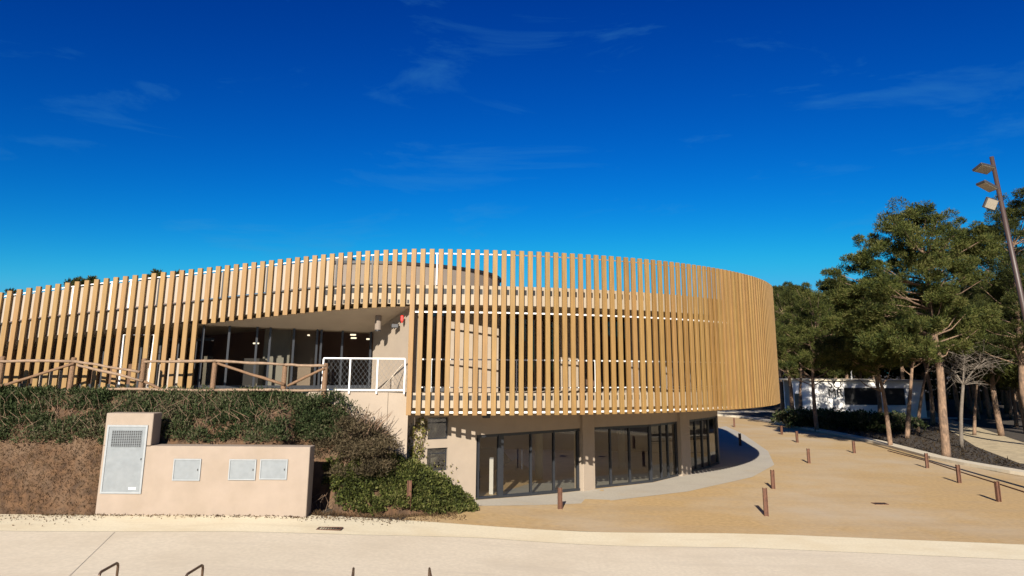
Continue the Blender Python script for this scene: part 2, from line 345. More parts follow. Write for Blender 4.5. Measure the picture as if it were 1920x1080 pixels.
# left wing survey: slat tops (n, x, y), roof-level line (x, y), slat feet over the recess
tops = [(0, 775, 466.5), (-4, 709.2, 467), (-8, 640.6, 474.6), (-12, 573.9, 481.5), (-15, 524.1, 487), (-19, 459.6, 493.5), (-22, 410.8, 499.5), (-25, 362, 504.5), (-29, 291, 512), (-32, 234.8, 517.8), (-36, 164.5, 526), (-40, 90.8, 535.5), (-44, 20.5, 545)]
tn = np.array([t[0] for t in tops], float)
fx = np.polyfit(tn, [t[1] for t in tops], 4); fy = np.polyfit(tn, [t[2] for t in tops], 4)
roofl = [(7, 606), (55, 599.5), (110, 593), (166, 586), (237, 578), (293.7, 572), (363.5, 565.5), (430.6, 557.5), (492.7, 551), (546, 545), (613.8, 536.5), (660, 532.5), (710, 531), (775, 531)]
froof = np.polyfit([q[0] for q in roofl], [q[1] for q in roofl], 4)
def Yn(n): return (Cy-RR*math.cos(PH0))+.5*sstep(-n/40)
def slatpos(n):
    if n >= 0:
        ph = PH0+DPH*n; return Vector((Cx+RR*math.sin(ph), Cy-RR*math.cos(ph), ZT))
    return aty(np.polyval(fx, n), np.polyval(fy, n), Yn(n))
_off = slatpos(0)-aty(np.polyval(fx, 0), np.polyval(fy, 0), Yn(0))
_sp = slatpos
def slatpos(n):
    if n >= 0: return _sp(n)
    k = sstep(1+n/10); return _sp(n)+_off*k
def normal(n):                                       # inward (away from the outside)
    a, b = slatpos(n-.5), slatpos(n+.5); t = b-a; t.z = 0; t.normalize(); return Vector((-t.y, t.x, 0))
def back(n, d): p = slatpos(n); return p+normal(n)*d
def xpix(p):
    z = p.z-H; d = p.y*c_+z*s_; u = -p.y*s_+z*c_; return 960+cr_*F*p.x/d+sr_*F*u/d
def roofz(n):
    if n >= 0: return 7.27
    p = back(n, .11); z = 7.2
    for _ in range(4): z = aty(*(lambda x: (x, np.polyval(froof, x)))(xpix(Vector((p.x, p.y, z)))), p.y).z
    k = sstep(1+n/8); return z*(1-k)+7.27*k
NL = -52; NR = 150
B = thing('exhibition_building', 'curved two-storey cream building screened by upright timber slats', 'building', (Cx, Cy, 0))
bo = Vector(B.location)
def part(mb, name, m, parent=None, **k):
    o = mb.build(name, m, None, **k); o.parent = parent or B
    if parent is None: o.location = -bo
    return o
# slats
recess = lambda n: -23.5 < n < -.5
fn = [(-1, 755.5, 575.5), (-5, 690, 577), (-9, 627, 583), (-15, 523, 592), (-19, 455, 600), (-23, 385, 608)]
fbot = np.polyfit([q[1] for q in fn], [q[2] for q in fn], 3)
def botz(n):
    if n >= -.5: return ZB
    if n < -23.5: return 3.72
    p = slatpos(n); x = xpix(Vector((p.x, p.y, 6.3))); return aty(x, np.polyval(fbot, x), p.y).z
def slat(mb, n):
    p = slatpos(n); nn = normal(n); z0, z1 = botz(n), p.z; tt = Vector((nn.y, -nn.x, 0))
    mb.box((p.x, p.y, (z0+z1)/2), (.079, .045, (z1-z0)/2), tt, nn)
rs = random.Random(4)
for n in range(-44, 56):
    m = MB(); slat(m, n); part(m, 'slat', M[rs.choice(['slat', 'slat', 'slat2', 'slat3', 'slat4', 'slat5'])], bevel=.006)
m = MB()
for n in list(range(NL, -44))+list(range(56, NR)): slat(m, n)
tag(part(m, 'slat', M['slat']), kind='stuff')
# fascias and slabs
ns = [NL+i for i in range(NR-NL+1)]
def path(d, rng_): return [(lambda p: (p.x, p.y))(back(n, d)) for n in rng_]
def nrm(rng_): return [(lambda q: (q.x, q.y))(normal(n)) for n in rng_]
def deep(n): return 7.0
z1 = [roofz(n) for n in ns]
fas1 = part(MB().band(path(.115, ns), nrm(ns), [z-.64 for z in z1], z1, .12), 'upper_fascia', M['fascia'])
nd = [n for n in ns if n >= 0]
fas2 = part(MB().band(path(.115, nd), nrm(nd), [3.32]*len(nd), [3.79]*len(nd), .12), 'lower_fascia', M['fascia'])
# roof slab and floor slabs (inner edge on a simpler line)
def inner(n, d):
    p = back(n, d); return p
m = MB(); A = []; Bq = []
for n in ns:
    p = back(n, .235); q = inner(n, 7.5); z = roofz(n); A.append(Vector((p.x, p.y, z-.62))); Bq.append(Vector((q.x, q.y, z-.62)))
m.loft(A, Bq, 1); m.loft([a+Vector((0, 0, .58)) for a in A], [b+Vector((0, 0, .58)) for b in Bq], 1)
part(m, 'roof_slab', M['soffit'])
m = MB(); A = [Vector((*back(n, .235).xy, 3.34)) for n in nd]; Bq = [Vector((*inner(n, 9).xy, 3.34)) for n in nd]
m.loft(A, Bq, 1); m.loft([a+Vector((0, 0, .44)) for a in A], [b+Vector((0, 0, .44)) for b in Bq], 1)
part(m, 'floor_slab', M['soffit'])
# rails that carry the slats, handrails, sockets in the fascias
def rail(name, d, zf, rr, w, h, mm):
    m = MB()
    for a, b in zip(rr, rr[1:]):
        pa, pb = back(a, d), back(b, d); m.bar((pa.x, pa.y, zf(a)), (pb.x, pb.y, zf(b)), h, w, normal(a))
    return part(m, name, mm)
rail('slat_rail', .062, lambda n: 6.38, range(0, 75), .05, .05, M['white'])
rail('slat_rail', .062, lambda n: 3.19, range(0, 75), .05, .06, M['white'])
rail('slat_rail', .062, lambda n: slatpos(n).z-.14, range(-50, 12), .035, .035, M['white'])
rail('slat_rail', .062, lambda n: slatpos(n).z-.14, range(11, 75), .035, .035, M['taupe'])
rail('slat_rail', .062, lambda n: roofz(n)-.01, range(-50, 1), .05, .035, M['dark'])
rail('handrail', .75, lambda n: 4.86, range(0, 75), .04, .045, M['white'])
rail('handrail', .75, lambda n: 3.95, range(0, 75), .04, .035, M['white'])
for n in range(2, 60, 5): p = back(n, .75); part(MB().box((p.x, p.y, 4.33), (.02, .02, .53)), 'handrail_post', M['white'])
m = MB(); m2 = MB()
for n in range(-10, 70):
    p = back(n+.5, .112); q = normal(n+.5)
    m.box((p.x, p.y, roofz(n+.5)-.2), (.05, .012, .085), (q.y, -q.x, 0), q)
    if n >= 0: m2.box((p.x, p.y, 3.64), (.05, .012, .075), (q.y, -q.x, 0), q)
    elif n > -10: m.box((p.x, p.y, roofz(n+.5)-.55), (.03, .01, .06), (q.y, -q.x, 0), q)
def merge(ob, mb, mm):                                # dark sockets belong to the fascia's own mesh
    bm = bmesh.new(); bm.from_mesh(ob.data); k0 = len(bm.faces); vs = [bm.verts.new(v) for v in mb.v]
    for f in mb.f: bm.faces.new([vs[i] for i in f]).material_index = 1
    bm.to_mesh(ob.data); bm.free(); ob.data.materials.append(mm)
merge(fas1, m, M['black']); merge(fas2, m2, M['black'])
for n, mm in ((-4.5, 'dark'), (2.55, 'white'), (-21.5, 'dark'), (-28.5, 'dark'), (-31.5, 'white'), (-33.5, 'white'), (25.5, 'dark'), (32.5, 'dark'), (39.5, 'dark'), (-16.5, 'dark'), (-8.5, 'dark'), (-37.5, 'white')):
    p = back(n, .07); z0 = roofz(n); part(MB().box((p.x, p.y, (z0+p.z-.12)/2), (.022, .022, (p.z-.12-z0)/2)), 'guard_post', M[mm])
# pale guard panels of the ramp parapet
rr = [NL+i for i in range(-9-NL+1)]
part(MB().band(path(.062, rr), nrm(rr), [roofz(n)+.03 for n in rr], [slatpos(n).z-.2 for n in rr], .03), 'parapet_panel', M['panel'])
# roof drum and plant
def cyl(mb, cx, cy, r, z0, z1, k=64, top=True):
    vs = [(cx+r*math.cos(2*math.pi*i/k), cy+r*math.sin(2*math.pi*i/k), z) for z in (z0, z1) for i in range(k)]
    return mb.add(vs, [(i, (i+1) % k, k+(i+1) % k, k+i) for i in range(k)]+([tuple(range(k, 2*k))] if top else []))
part(cyl(MB(), -5.9, 32.5, 5.35, 6.8, 8.6), 'roof_drum', M['taupe'])
part(cyl(MB(), -5.9, 32.5, 5.41, 8.603, 8.72), 'roof_rim', M['dark'])
part(MB().box((-7.35, 30, 9.0), (.42, .4, .27)), 'roof_vent', M['dark'], bevel=.03)

# --- ground floor: wall with two small windows, three glazed bays, piers
ZH = 2.32
W0, W1 = Vector((-4.2, 23.15, 0)), Vector((-1.17, 24.75, 0))
b1a = Vector((W1.x, W1.y, 0)); b1b = Vector((2.72, 27.85, 0)); b2a = Vector((3.22, 28.28, 0)); b2m = Vector((5.9, 30.0, 0)); b2b = Vector((7.42, 31.78, 0)); b3a = Vector((8.02, 32.55, 0)); b3m = Vector((9.6, 34.55, 0)); b3b = Vector((10.38, 35.87, 0))
def perp(a, b): d = (b-a); d.z = 0; d.normalize(); return Vector((-d.y, d.x, 0))     # points inward
wn = perp(W0, W1)
def wallpt(px, py): # intersection of pixel ray with the lower wall plane
    r = ray(px, py); q = Vector((W0.x, W0.y, 0)); t = ((q-Vector((0, 0, H))).dot(wn))/r.dot(wn); return Vector((0, 0, H))+r*t
def slabwall(mb, a, b, z0, z1, t): mb.box(((a+b)/2+perp(a, b)*t/2+Vector((0, 0, (z0+z1)/2))), ((b-a).length/2, t/2, (z1-z0)/2), (b-a), perp(a, b)); return mb
holes = []
for (xa, ya, xb, yb) in ((803, 783, 840, 823), (800, 841, 838, 882)):
    p, q = wallpt(xa, ya), wallpt(xb, yb); holes.append((p, q))
wd = (W1-W0).normalized()
def along(p): return (Vector((p.x, p.y, 0))-W0).dot(wd)
m = MB()
us = sorted((along(holes[0][0]), along(holes[0][1]))); u0, u1 = us[0], us[1]; LW = (W1-W0).length
za, zb = holes[0][0].z, holes[0][1].z; zc, zd = holes[1][0].z, holes[1][1].z
P = lambda u: W0+wd*u
slabwall(m, P(0), P(u0), -.3, 3.3, .3); slabwall(m, P(u1), P(LW), -.3, 3.3, .3)
for lo, hi in ((-.3, zd), (zc, zb), (za, 3.3)):
    if hi > lo: slabwall(m, P(u0), P(u1), lo, hi, .298)
part(m, 'lower_wall', M['cream'])
for lo, hi in ((zb, za), (zd, zc)):
    f = MB(); a, b = P(u0)+wn*.09, P(u1)+wn*.09; 
    for q, r_ in ((a, a+wd*.05), (b-wd*.05, b)): slabwall(f, q, r_, lo+.003, hi-.003, .06)
    for z in (lo+.003, hi-.053, lo+(hi-lo)*.72): slabwall(f, a+wd*.052, b-wd*.052, z, z+.045, .056)
    fo = part(f, 'window', M['frame']); g = MB(); slabwall(g, a+wd*.03, b-wd*.03, lo+.03, hi-.03, .012); part(g, 'pane', M['glass'], fo)
    k = MB(); c = (a+b)/2+wn*.35; k.tube([c+Vector((-.25, 0, lo+.05)), c+Vector((-.05, .05, lo+.3)), c+Vector((.12, 0, lo+.55)), c+Vector((.1, -.04, lo+.75))], [.16, .2, .14, .05], 10)
    part(k, 'curtain', M['incol'], fo, smooth=True)
# piers
def pier(a, b, z0, z1, d): m = MB(); slabwall(m, a, b, z0, z1, d); return part(m, 'pier', M['cream'], bevel=.01)
for a, b in ((b1b, b2a), (b2b, b3a)): 
    q = perp(a, b)*-.12; pier(a+q, b+q, -.2, 3.3, .5)
# lintel band over the glazing
chain = [b1a, b1b, b2a, b2m, b2b, b3a, b3m, b3b]
m = MB()
for a, b in zip(chain, chain[1:]): slabwall(m, a, b, ZH, 3.32, .3)
part(m, 'lintel', M['cream'])
# soffit between glazing and slat screen, following the drum
m = MB(); A = [Vector((*back(n, .24).xy, 3.325)) for n in range(-2, 90)]
Bq = [Vector((*back(n, 9.0).xy, 3.325)) for n in range(-2, 90)]
part(m.loft(A, Bq, 1), 'soffit', M['soffit'])
def window(segs, z0f, z1, mull, name='window', transom=None, gl='glass', door=None):
    f = MB(); g = MB(); 
    for a, b in segs:
        n_ = perp(a, b)
        za, zb = z0f(a)-.03, z0f(b)-.03
        f.bar(a+n_*.1+Vector((0, 0, za+.06)), b+n_*.1+Vector((0, 0, zb+.06)), .12, .09, n_)
        f.bar(a+n_*.1+Vector((0, 0, z1-.05)), b+n_*.1+Vector((0, 0, z1-.05)), .10, .09, n_)
        g.add([a+n_*.1+Vector((0, 0, za)), b+n_*.1+Vector((0, 0, zb)), b+n_*.1+Vector((0, 0, z1)), a+n_*.1+Vector((0, 0, z1))], [(0, 1, 2, 3)])
    for (si, t, wd_) in mull:
        a, b = segs[si]; n_ = perp(a, b); p = a.lerp(b, t)+n_*.097; f.bar(p+Vector((0, 0, z0f(p)-.03)), p+Vector((0, 0, z1-.002)), wd_, .11, (b-a).cross(Vector((0, 0, 1))))
    fo = part(f, name, M['frame']); part(g, 'pane', M[gl], fo); return fo
zf = lambda p: gz(p.x, p.y)
def tpar(a, b, px):  # where a pixel column meets the segment a-b
    r = ray(px, 860); k = r.x/r.y; d = b-a; return (k*a.y-a.x)/(d.x-k*d.y)
mu = [(0, min(.98, max(.02, tpar(b1a, b1b, x))), wd_) for x, wd_ in ((899, .07), (941, .22), (998, .06), (1041, .06), (1086, .07))]
w1 = window([(b1a, b1b)], zf, ZH, mu)
hd = b1a.lerp(b1b, tpar(b1a, b1b, 978))-perp(b1a, b1b)*.02; m = MB(); m.tube([hd+Vector((0, 0, .95+.1)), hd+Vector((0, 0, 1.75))], .022, 8); part(m, 'door_handle', M['dark'], w1)
hb = b1a.lerp(b1b, tpar(b1a, b1b, 960))
window([(b2a, b2m), (b2m, b2b)], zf, ZH, [(0, .02, .07)]+[(0, tpar(b2a, b2m, x), .06) for x in (1147, 1183)]+[(0, .985, .12)]+[(1, tpar(b2m, b2b, x), .06) for x in (1243, 1256)]+[(1, .97, .08)])
window([(b3a, b3m), (b3m, b3b)], zf, ZH, [(0, .03, .07)]+[(0, tpar(b3a, b3m, x), .06) for x in (1308, 1321)]+[(0, .98, .07), (1, .97, .12)])
# the return of the glazed wall round the back
m = MB(); prev = b3b
for k in range(1, 9):
    a = R_(62+k*16); q = Vector((Cx+13.6*math.sin(a), Cy-13.6*math.cos(a), 0)); slabwall(m, prev, q, -.2, 3.33, .25); prev = q
part(m, 'rear_wall', M['inwall'])
# ground floor room
m = MB(); m.add([(W0.x, W0.y+.3, .24), (b1a.x, b1a.y+.12, .19), (b1b.x, b1b.y+.12, .03), (b2m.x-.1, b2m.y+.1, .02), (b3a.x-.1, b3a.y+.1, .02), (b3b.x-.2, b3b.y, .02), (8, 46, .02), (-8, 46, .24)], [tuple(range(8))]); part(m, 'room_floor', M['infloor'])
m = MB(); m.box((0, 40.5, 1.6), (11, .1, 1.7)); m.box((-4.6, 32, 1.6), (.1, 8.5, 1.7)); part(m, 'room_wall', M['inwall'])
m = MB()
for q in ((1.2, 30.5), (5.2, 33.8), (8.4, 36.6)): cyl(m, q[0], q[1], .17, 0, 3.3, 20)
part(m, 'room_columns', M['incol'], smooth=False)
q = b1a.lerp(b1b, .27)+perp(b1a, b1b)*.9; part(MB().box((q.x, q.y, .75), (.07, .25, .62)), 'room_counter', M['white'])

# --- upper floor: terrace recess on the left, rooms behind the screen
ZF = 3.80
Aq = slatpos(-24.0); gA = Vector((back(-24, .25).x, back(-24, .25).y, 0)); gB = aty(696, 725.5, 25.4); gB.z = 0; gC = Vector((-3.28, 22.98, 0))
zA, zBk = aty(443, 611, 23.4).z, aty(698, 625, 25.4).z
# recess soffit
fr = [n/2 for n in range(-48, 1)]
front = []
for n in fr:
    p = back(n, .055); front.append(Vector((p.x, p.y, botz(max(-23.4, min(-.6, n)))+.03)))
bk = [gA.lerp(gB, min(1, i/(len(fr)-8)))+perp(gA, gB)*.25 for i in range(len(fr))]
for i, p in enumerate(bk): p.z = zA+(zBk-zA)*min(1, i/(len(fr)-8))
for i in range(len(fr)-7, len(fr)): bk[i] = Vector((gB.x, gB.y+.2, zBk)).lerp(Vector((gC.x-.1, gC.y+.3, front[-1].z)), (i-(len(fr)-8))/7*.9)
part(MB().loft(front, bk, 4), 'recess_soffit', M['soffit'])
# oblique lit wall
m = MB(); slabwall(m, gB, gC, ZF-.1, 7.0, .3); part(m, 'terrace_wall', M['cream'])
# terrace floor and front wall beneath
fl = [Vector((-30, 23.2, ZF)), Vector((-30, 31, ZF)), Vector((-3.2, 31, ZF)), Vector((-3.2, 22.9, ZF)), Vector((-8, 22.88, ZF)), Vector((-12, 23.0, ZF))]
part(MB().add(fl, [tuple(range(6))]), 'terrace_floor', M['apron'])
m = MB(); slabwall(m, Vector((-16, 22.86, 0)), Vector((-3.95, 22.86, 0)), -.3, ZF-.004, .25); slabwall(m, Vector((-3.945, 22.90, 0)), Vector((-3.3, 22.96, 0)), -.3, ZF-.006, .25); part(m, 'terrace_front_wall', M['cream'])
# glazing of the recess
def gt(px): return min(.99, max(.01, tpar2(gA, gB, px)))
def tpar2(a, b, px): r = ray(px, 680); k = r.x/r.y; d = b-a; return (k*a.y-a.x)/(d.x-k*d.y)
zfl = lambda p: ZF+.06
window([(gA, gB)], zfl, min(zA, zBk)+.35, [(0, gt(x), .07) for x in (376, 425, 478, 503, 548, 592, 600, 640, 694)], gl='glass2')
# room behind the recess: pale column, panel, furniture, lamps
def rect(xa, xb, ya, yb, Y, name, mm, t=.1):
    p, q = aty(xa, ya, Y), aty(xb, yb, Y); return part(MB().box(((p.x+q.x)/2, Y, (p.z+q.z)/2), (abs(q.x-p.x)/2, t, abs(q.z-p.z)/2)), name, M[mm])
rect(505, 541, 560, 740, 25.6, 'room_column', 'incol', .2)
rect(556, 586, 560, 740, 26.2, 'room_panel', 'inwall', .1)
rect(462, 487, 672, 740, 25.0, 'reception_desk', 'dark', .3)
rect(384, 394, 668, 722, 24.6, 'display_stand', 'incol', .05)
m = MB(); m.box((-12, 29.5, 5.3), (9, .1, 2)); m.box((-3.4, 27.5, 5.3), (.1, 2, 2)); part(m, 'room_wall', M['indark'])
part(MB().add([(-20, 23.6, 6.0), (-10.5, 23.6, 6.0), (gB.x, 25.6, 6.15), (gB.x, 29.5, 6.15), (-20, 29.5, 6.0)], [(0, 1, 2, 3, 4)]), 'room_ceiling', M['indark'])
lm = emat('ceiling lamp glow', (1, .88, .65), 1.2)
for px, py, Y in ((552, 629, 26.2), (580, 630, 26.2), (662, 629, 27), (663, 635, 27.6), (692, 637, 27.6), (480, 645, 27)):
    p = aty(px, py, Y); m = MB(); cyl(m, p.x, p.y, .11, p.z, p.z+.05, 16); m.f.append(tuple(range(15, -1, -1))); part(m, 'ceiling_lamp', lm)
# left wing: dark glazed wall behind the slats
lw = [Vector((*back(n, 1.3).xy, 0)) for n in (NL, -44, -36, -30, -24)]
segs = list(zip(lw, lw[1:]))
window(segs, zfl, 5.55, [(i, t, .07) for i in range(4) for t in (.02, .35, .68)], gl='glass2')
part(MB().box((-19.5, 25.6, 5.2), (7, .1, 1.6)), 'room_wall', M['indark'])
for xa, xb, ya, yb, Y in ((72, 82, 700, 735, 23.9), (90, 99, 695, 735, 23.9), (107, 115, 694, 735, 23.9), (278, 286, 690, 735, 23.7), (297, 302, 683, 735, 23.7), (318, 322, 672, 735, 23.7), (332, 336, 672, 735, 23.7)):
    rect(xa, xb, ya, yb, Y, 'interior_panel', 'panel', .03)
m = MB(); Yp = 23.28; a, b, c, d = aty(222, 735, Yp), aty(232, 628, Yp), aty(290, 628, Yp), aty(276, 735, Yp); m.tube([a, b, c, d], .036, 8)
part(m, 'door_frame', M['white'])
# rooms behind the drum screen
def arc(n0, n1, d0, d1, k=8): return [back(n0+(n1-n0)*i/k, d0+(d1-d0)*i/k) for i in range(k+1)]
def upwall(name, n0, n1, d0, d1, mm, z1=6.66):
    P_ = arc(n0, n1, d0, d1); m = MB()
    for a, b in zip(P_, P_[1:]):
        a = Vector((a.x, a.y, 0)); b = Vector((b.x, b.y, 0)); slabwall(m, a, b, ZF-.02, z1, .15)
    return part(m, name, M[mm])
upwall('upper_wall', 3.6, 10.2, 1.08, 1.5, 'cream')
upwall('upper_wall', 20.6, 24.6, 3.15, 3.15, 'cream')
upwall('upper_wall', 34, 75, 2.9, 2.9, 'inwall')
def upglass(n0, n1, d0, d1, k):
    P_ = [Vector((p.x, p.y, 0)) for p in arc(n0, n1, d0, d1, k)]; segs = list(zip(P_, P_[1:]))
    return window(segs, lambda p: ZF+.03, 6.6, [(i, .04, .06) for i in range(k)], gl='glass2')
upglass(-.3, 3.6, 1.1, 1.08, 2); upglass(10.3, 20.5, 2.2, 3.1, 6); upglass(24.7, 34, 3.1, 2.9, 6)
upwall('room_wall', -.5, 75, 4.2, 4.8, 'indark')
# bits on the terrace wall
p = aty(709, 606, 23.7); m = MB(); m.tube([p+Vector((0, 0, .28)), p-Vector((0, 0, .22))], .11, 14); part(m, 'wall_lamp', M['taupe'], smooth=False)
p2 = p-Vector((0, 0, .25)); m = MB(); m.tube([p2+Vector((0, 0, .03)), p2-Vector((0, 0, .02))], .1, 14); part(m, 'lamp_shade', M['dark'])
p = aty(754, 597, 23.2); m = MB(); m.box(p, (.05, .05, .10)); m.tube([p+Vector((0, 0, -.10)), p+Vector((0, 0, -.16))], [.045, .015], 10); part(m, 'alarm_siren', M['red'], bevel=.02)
p = aty(741, 611, 23.55); part(MB().box(p, (.12, .07, .07)), 'floodlight', M['dark'], bevel=.015)
p = aty(912, 779, 24.0); part(MB().box(p, (.13, .1, .08)), 'floodlight', M['dark'], bevel=.015)

# apron round the drum
inn = [Vector((W0.x+.2, W0.y-.1, 0))]+[b1a, b1b, b2m, b3a, b3b]+[Vector((Cx+13.4*math.sin(R_(a)), Cy-13.4*math.cos(R_(a)), 0)) for a in (85, 105, 130)]
out = [ong(866, 952), ong(900, 949), ong(1100, 944), ong(1290, 922), ong(1410, 895), ong(1452, 872), ong(1440, 846), ong(1395, 815), ong(1352, 795)]
def resamp(P, n):
    d = [0]
    for a, b in zip(P, P[1:]): d.append(d[-1]+(b-a).length)
    r = []
    for i in range(n):
        t = d[-1]*i/(n-1); k = min(max(j for j in range(len(d)) if d[j] <= t+1e-9), len(P)-2); r.append(P[k].lerp(P[k+1], (t-d[k])/(d[k+1]-d[k])))
    return r
inS = []; outS = []
for i in range(len(inn)-1):
    for t in (0, .25, .5, .75): inS.append(inn[i].lerp(inn[i+1], t)); outS.append(out[i].lerp(out[i+1], t))
tag(MB().loft(inS, outS, 6, .012).build('apron', M['apron'], smooth=True), kind='structure')

# ------------------------------------------------------------------ white terrace railing
Yr = 22.80
g = thing('guard_railing', 'white steel guard railing with diamond mesh on the terrace edge', 'railing', aty(682, 733, Yr)); go = Vector(g.location)
def gpart(mb, name, mm, par, o3, **k): o = mb.build(name, mm, None, **k); o.parent = par; o.location = -o3; return o
tl, trr, bl, br = aty(607, 672, Yr), aty(760, 672, Yr), aty(607, 730, Yr), aty(760, 732, Yr); bl.x = tl.x; br.x = trr.x
zt_, zb_ = (tl.z+trr.z)/2, (bl.z+br.z)/2
m = MB(); m.bar((tl.x, Yr, zt_), (trr.x, Yr, zt_), .045, .045, (0, 1, 0)); gpart(m, 'rail', M['white'], g, go)
m = MB(); m.bar((tl.x, Yr, zb_), (trr.x, Yr, zb_), .04, .045, (0, 1, 0)); gpart(m, 'rail', M['white'], g, go)
for t in (0, .33, .665, 1):
    x = tl.x+(trr.x-tl.x)*t; m = MB(); m.bar((x, Yr, zb_-.12), (x, Yr, zt_-.024), .045, .043, (0, 1, 0)); gpart(m, 'post', M['white'], g, go)
m = MB(); k = -2.
while k < trr.x-tl.x+1.2:
    for sg in (1, -1):
        x0 = tl.x+k; za, zb2 = zb_, zt_; hgt = zb2-za
        xa, xb = (x0, x0+hgt*.75) if sg > 0 else (x0+hgt*.75, x0)
        a = Vector((xa, Yr, za)); b = Vector((xb, Yr, zb2))
        def clipx(a, b):
            d = b-a; t0, t1 = 0, 1
            for lim, s in ((tl.x, 1), (trr.x, -1)):
                fa, fb = (a.x-lim)*s, (b.x-lim)*s
                if fa < 0 and fb < 0: return None
                if fa < 0: t0 = max(t0, fa/(fa-fb))
                if fb < 0: t1 = min(t1, fa/(fa-fb))
            return (a+d*t0, a+d*t1) if t1 > t0+.01 else None
        q = clipx(a, b)
        if q: m.tube(q, .0024, 4, False)
    k += .15
gpart(m, 'mesh_infill', M['zinc'], g, go)
# thin bars modelled in place of a handrail's shadow on the lit wall
Yh = 23.0
h = thing('handrail_shadow', 'thin sloping bar modelled for the handrail shadow on the lit terrace wall', 'handrail', aty(735, 728, Yh)); ho = Vector(h.location)
gpart(MB().tube([aty(717, 727, Yh), aty(755, 683, Yh)], .018, 8), 'rail', M['soffit'], h, ho)
gpart(MB().tube([aty(737, 704, Yh), aty(737, 728, Yh)], .014, 8), 'post', M['soffit'], h, ho)

# ------------------------------------------------------------------ utility wall with cabinet and hatches
YU = 20.5; xl, xr = -11.58, -5.69
zl = .45; U = thing('utility_wall', 'cream rendered utility wall with raised end block and metal hatches', 'wall', (xl, YU, .4)); uo = Vector(U.location)
zw, zt2 = aty(582, 838, YU).z, 3.25
xt = aty(286, 800, YU).x
m = MB(); prof = [(xl, .2), (xr, .2), (xr, zw), (xt, zw), (xt, zt2), (xl, zt2)]; th = .50
o_ = gpart(MB().add([(x, YU, z) for x, z in prof[:4]+[(xl, zw)]]+[(x, YU+th, z) for x, z in prof[:4]+[(xl, zw)]],
    [(0, 1, 2, 3, 4), (9, 8, 7, 6, 5)]+[(i, (i+1) % 5, 5+(i+1) % 5, 5+i) for i in range(5) if i != 3]), 'wall_body', M['block'], U, uo, bevel=.015)
gpart(MB().box(((xl+xt)/2, YU+.25, (zw+zt2)/2), ((xt-xl)/2, .25, (zt2-zw)/2)), 'raised_block', M['block'], U, uo, bevel=.015)
def upx(x, y): return aty(x, y, YU)
def metal(name, corners, mm='zinc', frame=.05):
    a, b = upx(*corners[0]), upx(*corners[1]); x0, x1, z0, z1_ = a.x, b.x, b.z, a.z; m = MB()
    m.box(((x0+x1)/2, YU-.006, (z0+z1_)/2), ((x1-x0)/2, .012, (z1_-z0)/2))
    o = gpart(m, name, M[mm], U, uo)
    f = MB(); 
    for q in ((x0-frame/2, 1), (x1+frame/2, 1)): f.box((q[0], YU-.014, (z0+z1_)/2), (frame/2, .022, (z1_-z0)/2+frame))
    for q in (z0-frame/2, z1_+frame/2): f.box(((x0+x1)/2, YU-.014, q), ((x1-x0)/2-.001, .022, frame/2))
    fo = f.build('frame', M['zinc2']); fo.parent = o
    hm = MB(); hm.box((x1-.05, YU-.024, (z0+z1_)/2), (.010, .012, .025)); h_ = hm.build('latch', M['dark']); h_.parent = o
    return o, x0, x1, z0, z1_
def up2(c): return c
d, x0, x1, z0, z1_ = metal('cabinet_door', ((206, 800), (262, 922)))
gm = MB(); gx0, gx1, gz0, gz1 = x0+.10, x1-.10, z0+(z1_-z0)*.69, z1_-.10
lb_ = MB().box((x1-.22, YU-.015, z0+.09), (.10, .004, .03)).build('label_plate', M['white']); lb_.parent = d
gm.box(((gx0+gx1)/2, YU-.0205, (gz0+gz1)/2), ((gx1-gx0)/2, .0035, (gz1-gz0)/2)); go_ = gm.build('grille', M['black']); go_.parent = d
gb = MB(); 
for i in range(15): gb.box((gx0+(gx1-gx0)*i/14, YU-.026, (gz0+gz1)/2), (.0065, .003, (gz1-gz0)/2))
for i in range(11): gb.box(((gx0+gx1)/2, YU-.0325, gz0+(gz1-gz0)*i/10), ((gx1-gx0)/2, .003, .0065))
q = gb.build('grille_bars', M['zinc']); q.parent = d
for c in (((329, 862), (373, 899)), ((433, 863), (477, 898)), ((491, 863), (536, 897))): metal('hatch', c, frame=.03)

# ------------------------------------------------------------------ embankment behind it
TX_, TY_ = [-30, -11.7, -11.5, -6.9, -6.6, -5.25, -4.9, -4.5, -3.3, -2.3, -1.4, -1], [20.3, 20.5, 20.85, 20.85, 22.0, 22.0, 21.1, 21.0, 21.4, 21.9, 22.8, 23]
def emb(x, y):
    E = float(np.interp(x, [-40, -6.0, -5.2, -4.4, -3.4, -2.3, -1.2], [1, 1, .80, .50, .33, .16, 0]))
    toe = float(np.interp(x, TX_, TY_))
    t = max(0, min(1, (y-toe)/(max(22.3, toe+.9)-toe))); p = t**.75
    b = 1.1*E if -11.5 < x < -6.75 else 0
    z0 = gz(x, y)-.02
    return z0+b*min(1, t*6)+max(0, (3.72-z0)*E-b)*p if t > 0 else z0-.05
ex = lin(-32, -1, 156); ey = lin(20.2, 23.6, 40); rng = np.random.default_rng(2)
ev = [(x, y, min(emb(x, y), 3.76)+rng.normal(0, .025)) for y in ey for x in ex]
tag(MB().add(ev, [(j*156+i, j*156+i+1, (j+1)*156+i+1, (j+1)*156+i) for j in range(39) for i in range(155)]).build('embankment', M['soil'], smooth=True), kind='structure')
def blobs(rng, n, fx_, r0, r1, per):                   # leaf positions in small shrub puffs over the bank
    C_, D_ = [], []
    for _ in range(n):
        p = fx_(rng)
        if p is None: continue
        r = rng.uniform(r0, r1); v = rng.normal(0, 1, (per, 3)); v /= np.linalg.norm(v, axis=1, keepdims=True); v[:, 2] = np.abs(v[:, 2])*.9
        rad = r*rng.uniform(.45, 1.0, (per, 1)); C_.append(np.array(p)+v*rad); D_.append(v+np.array([0, 0, .5]))
    return np.concatenate(C_), np.concatenate(D_)
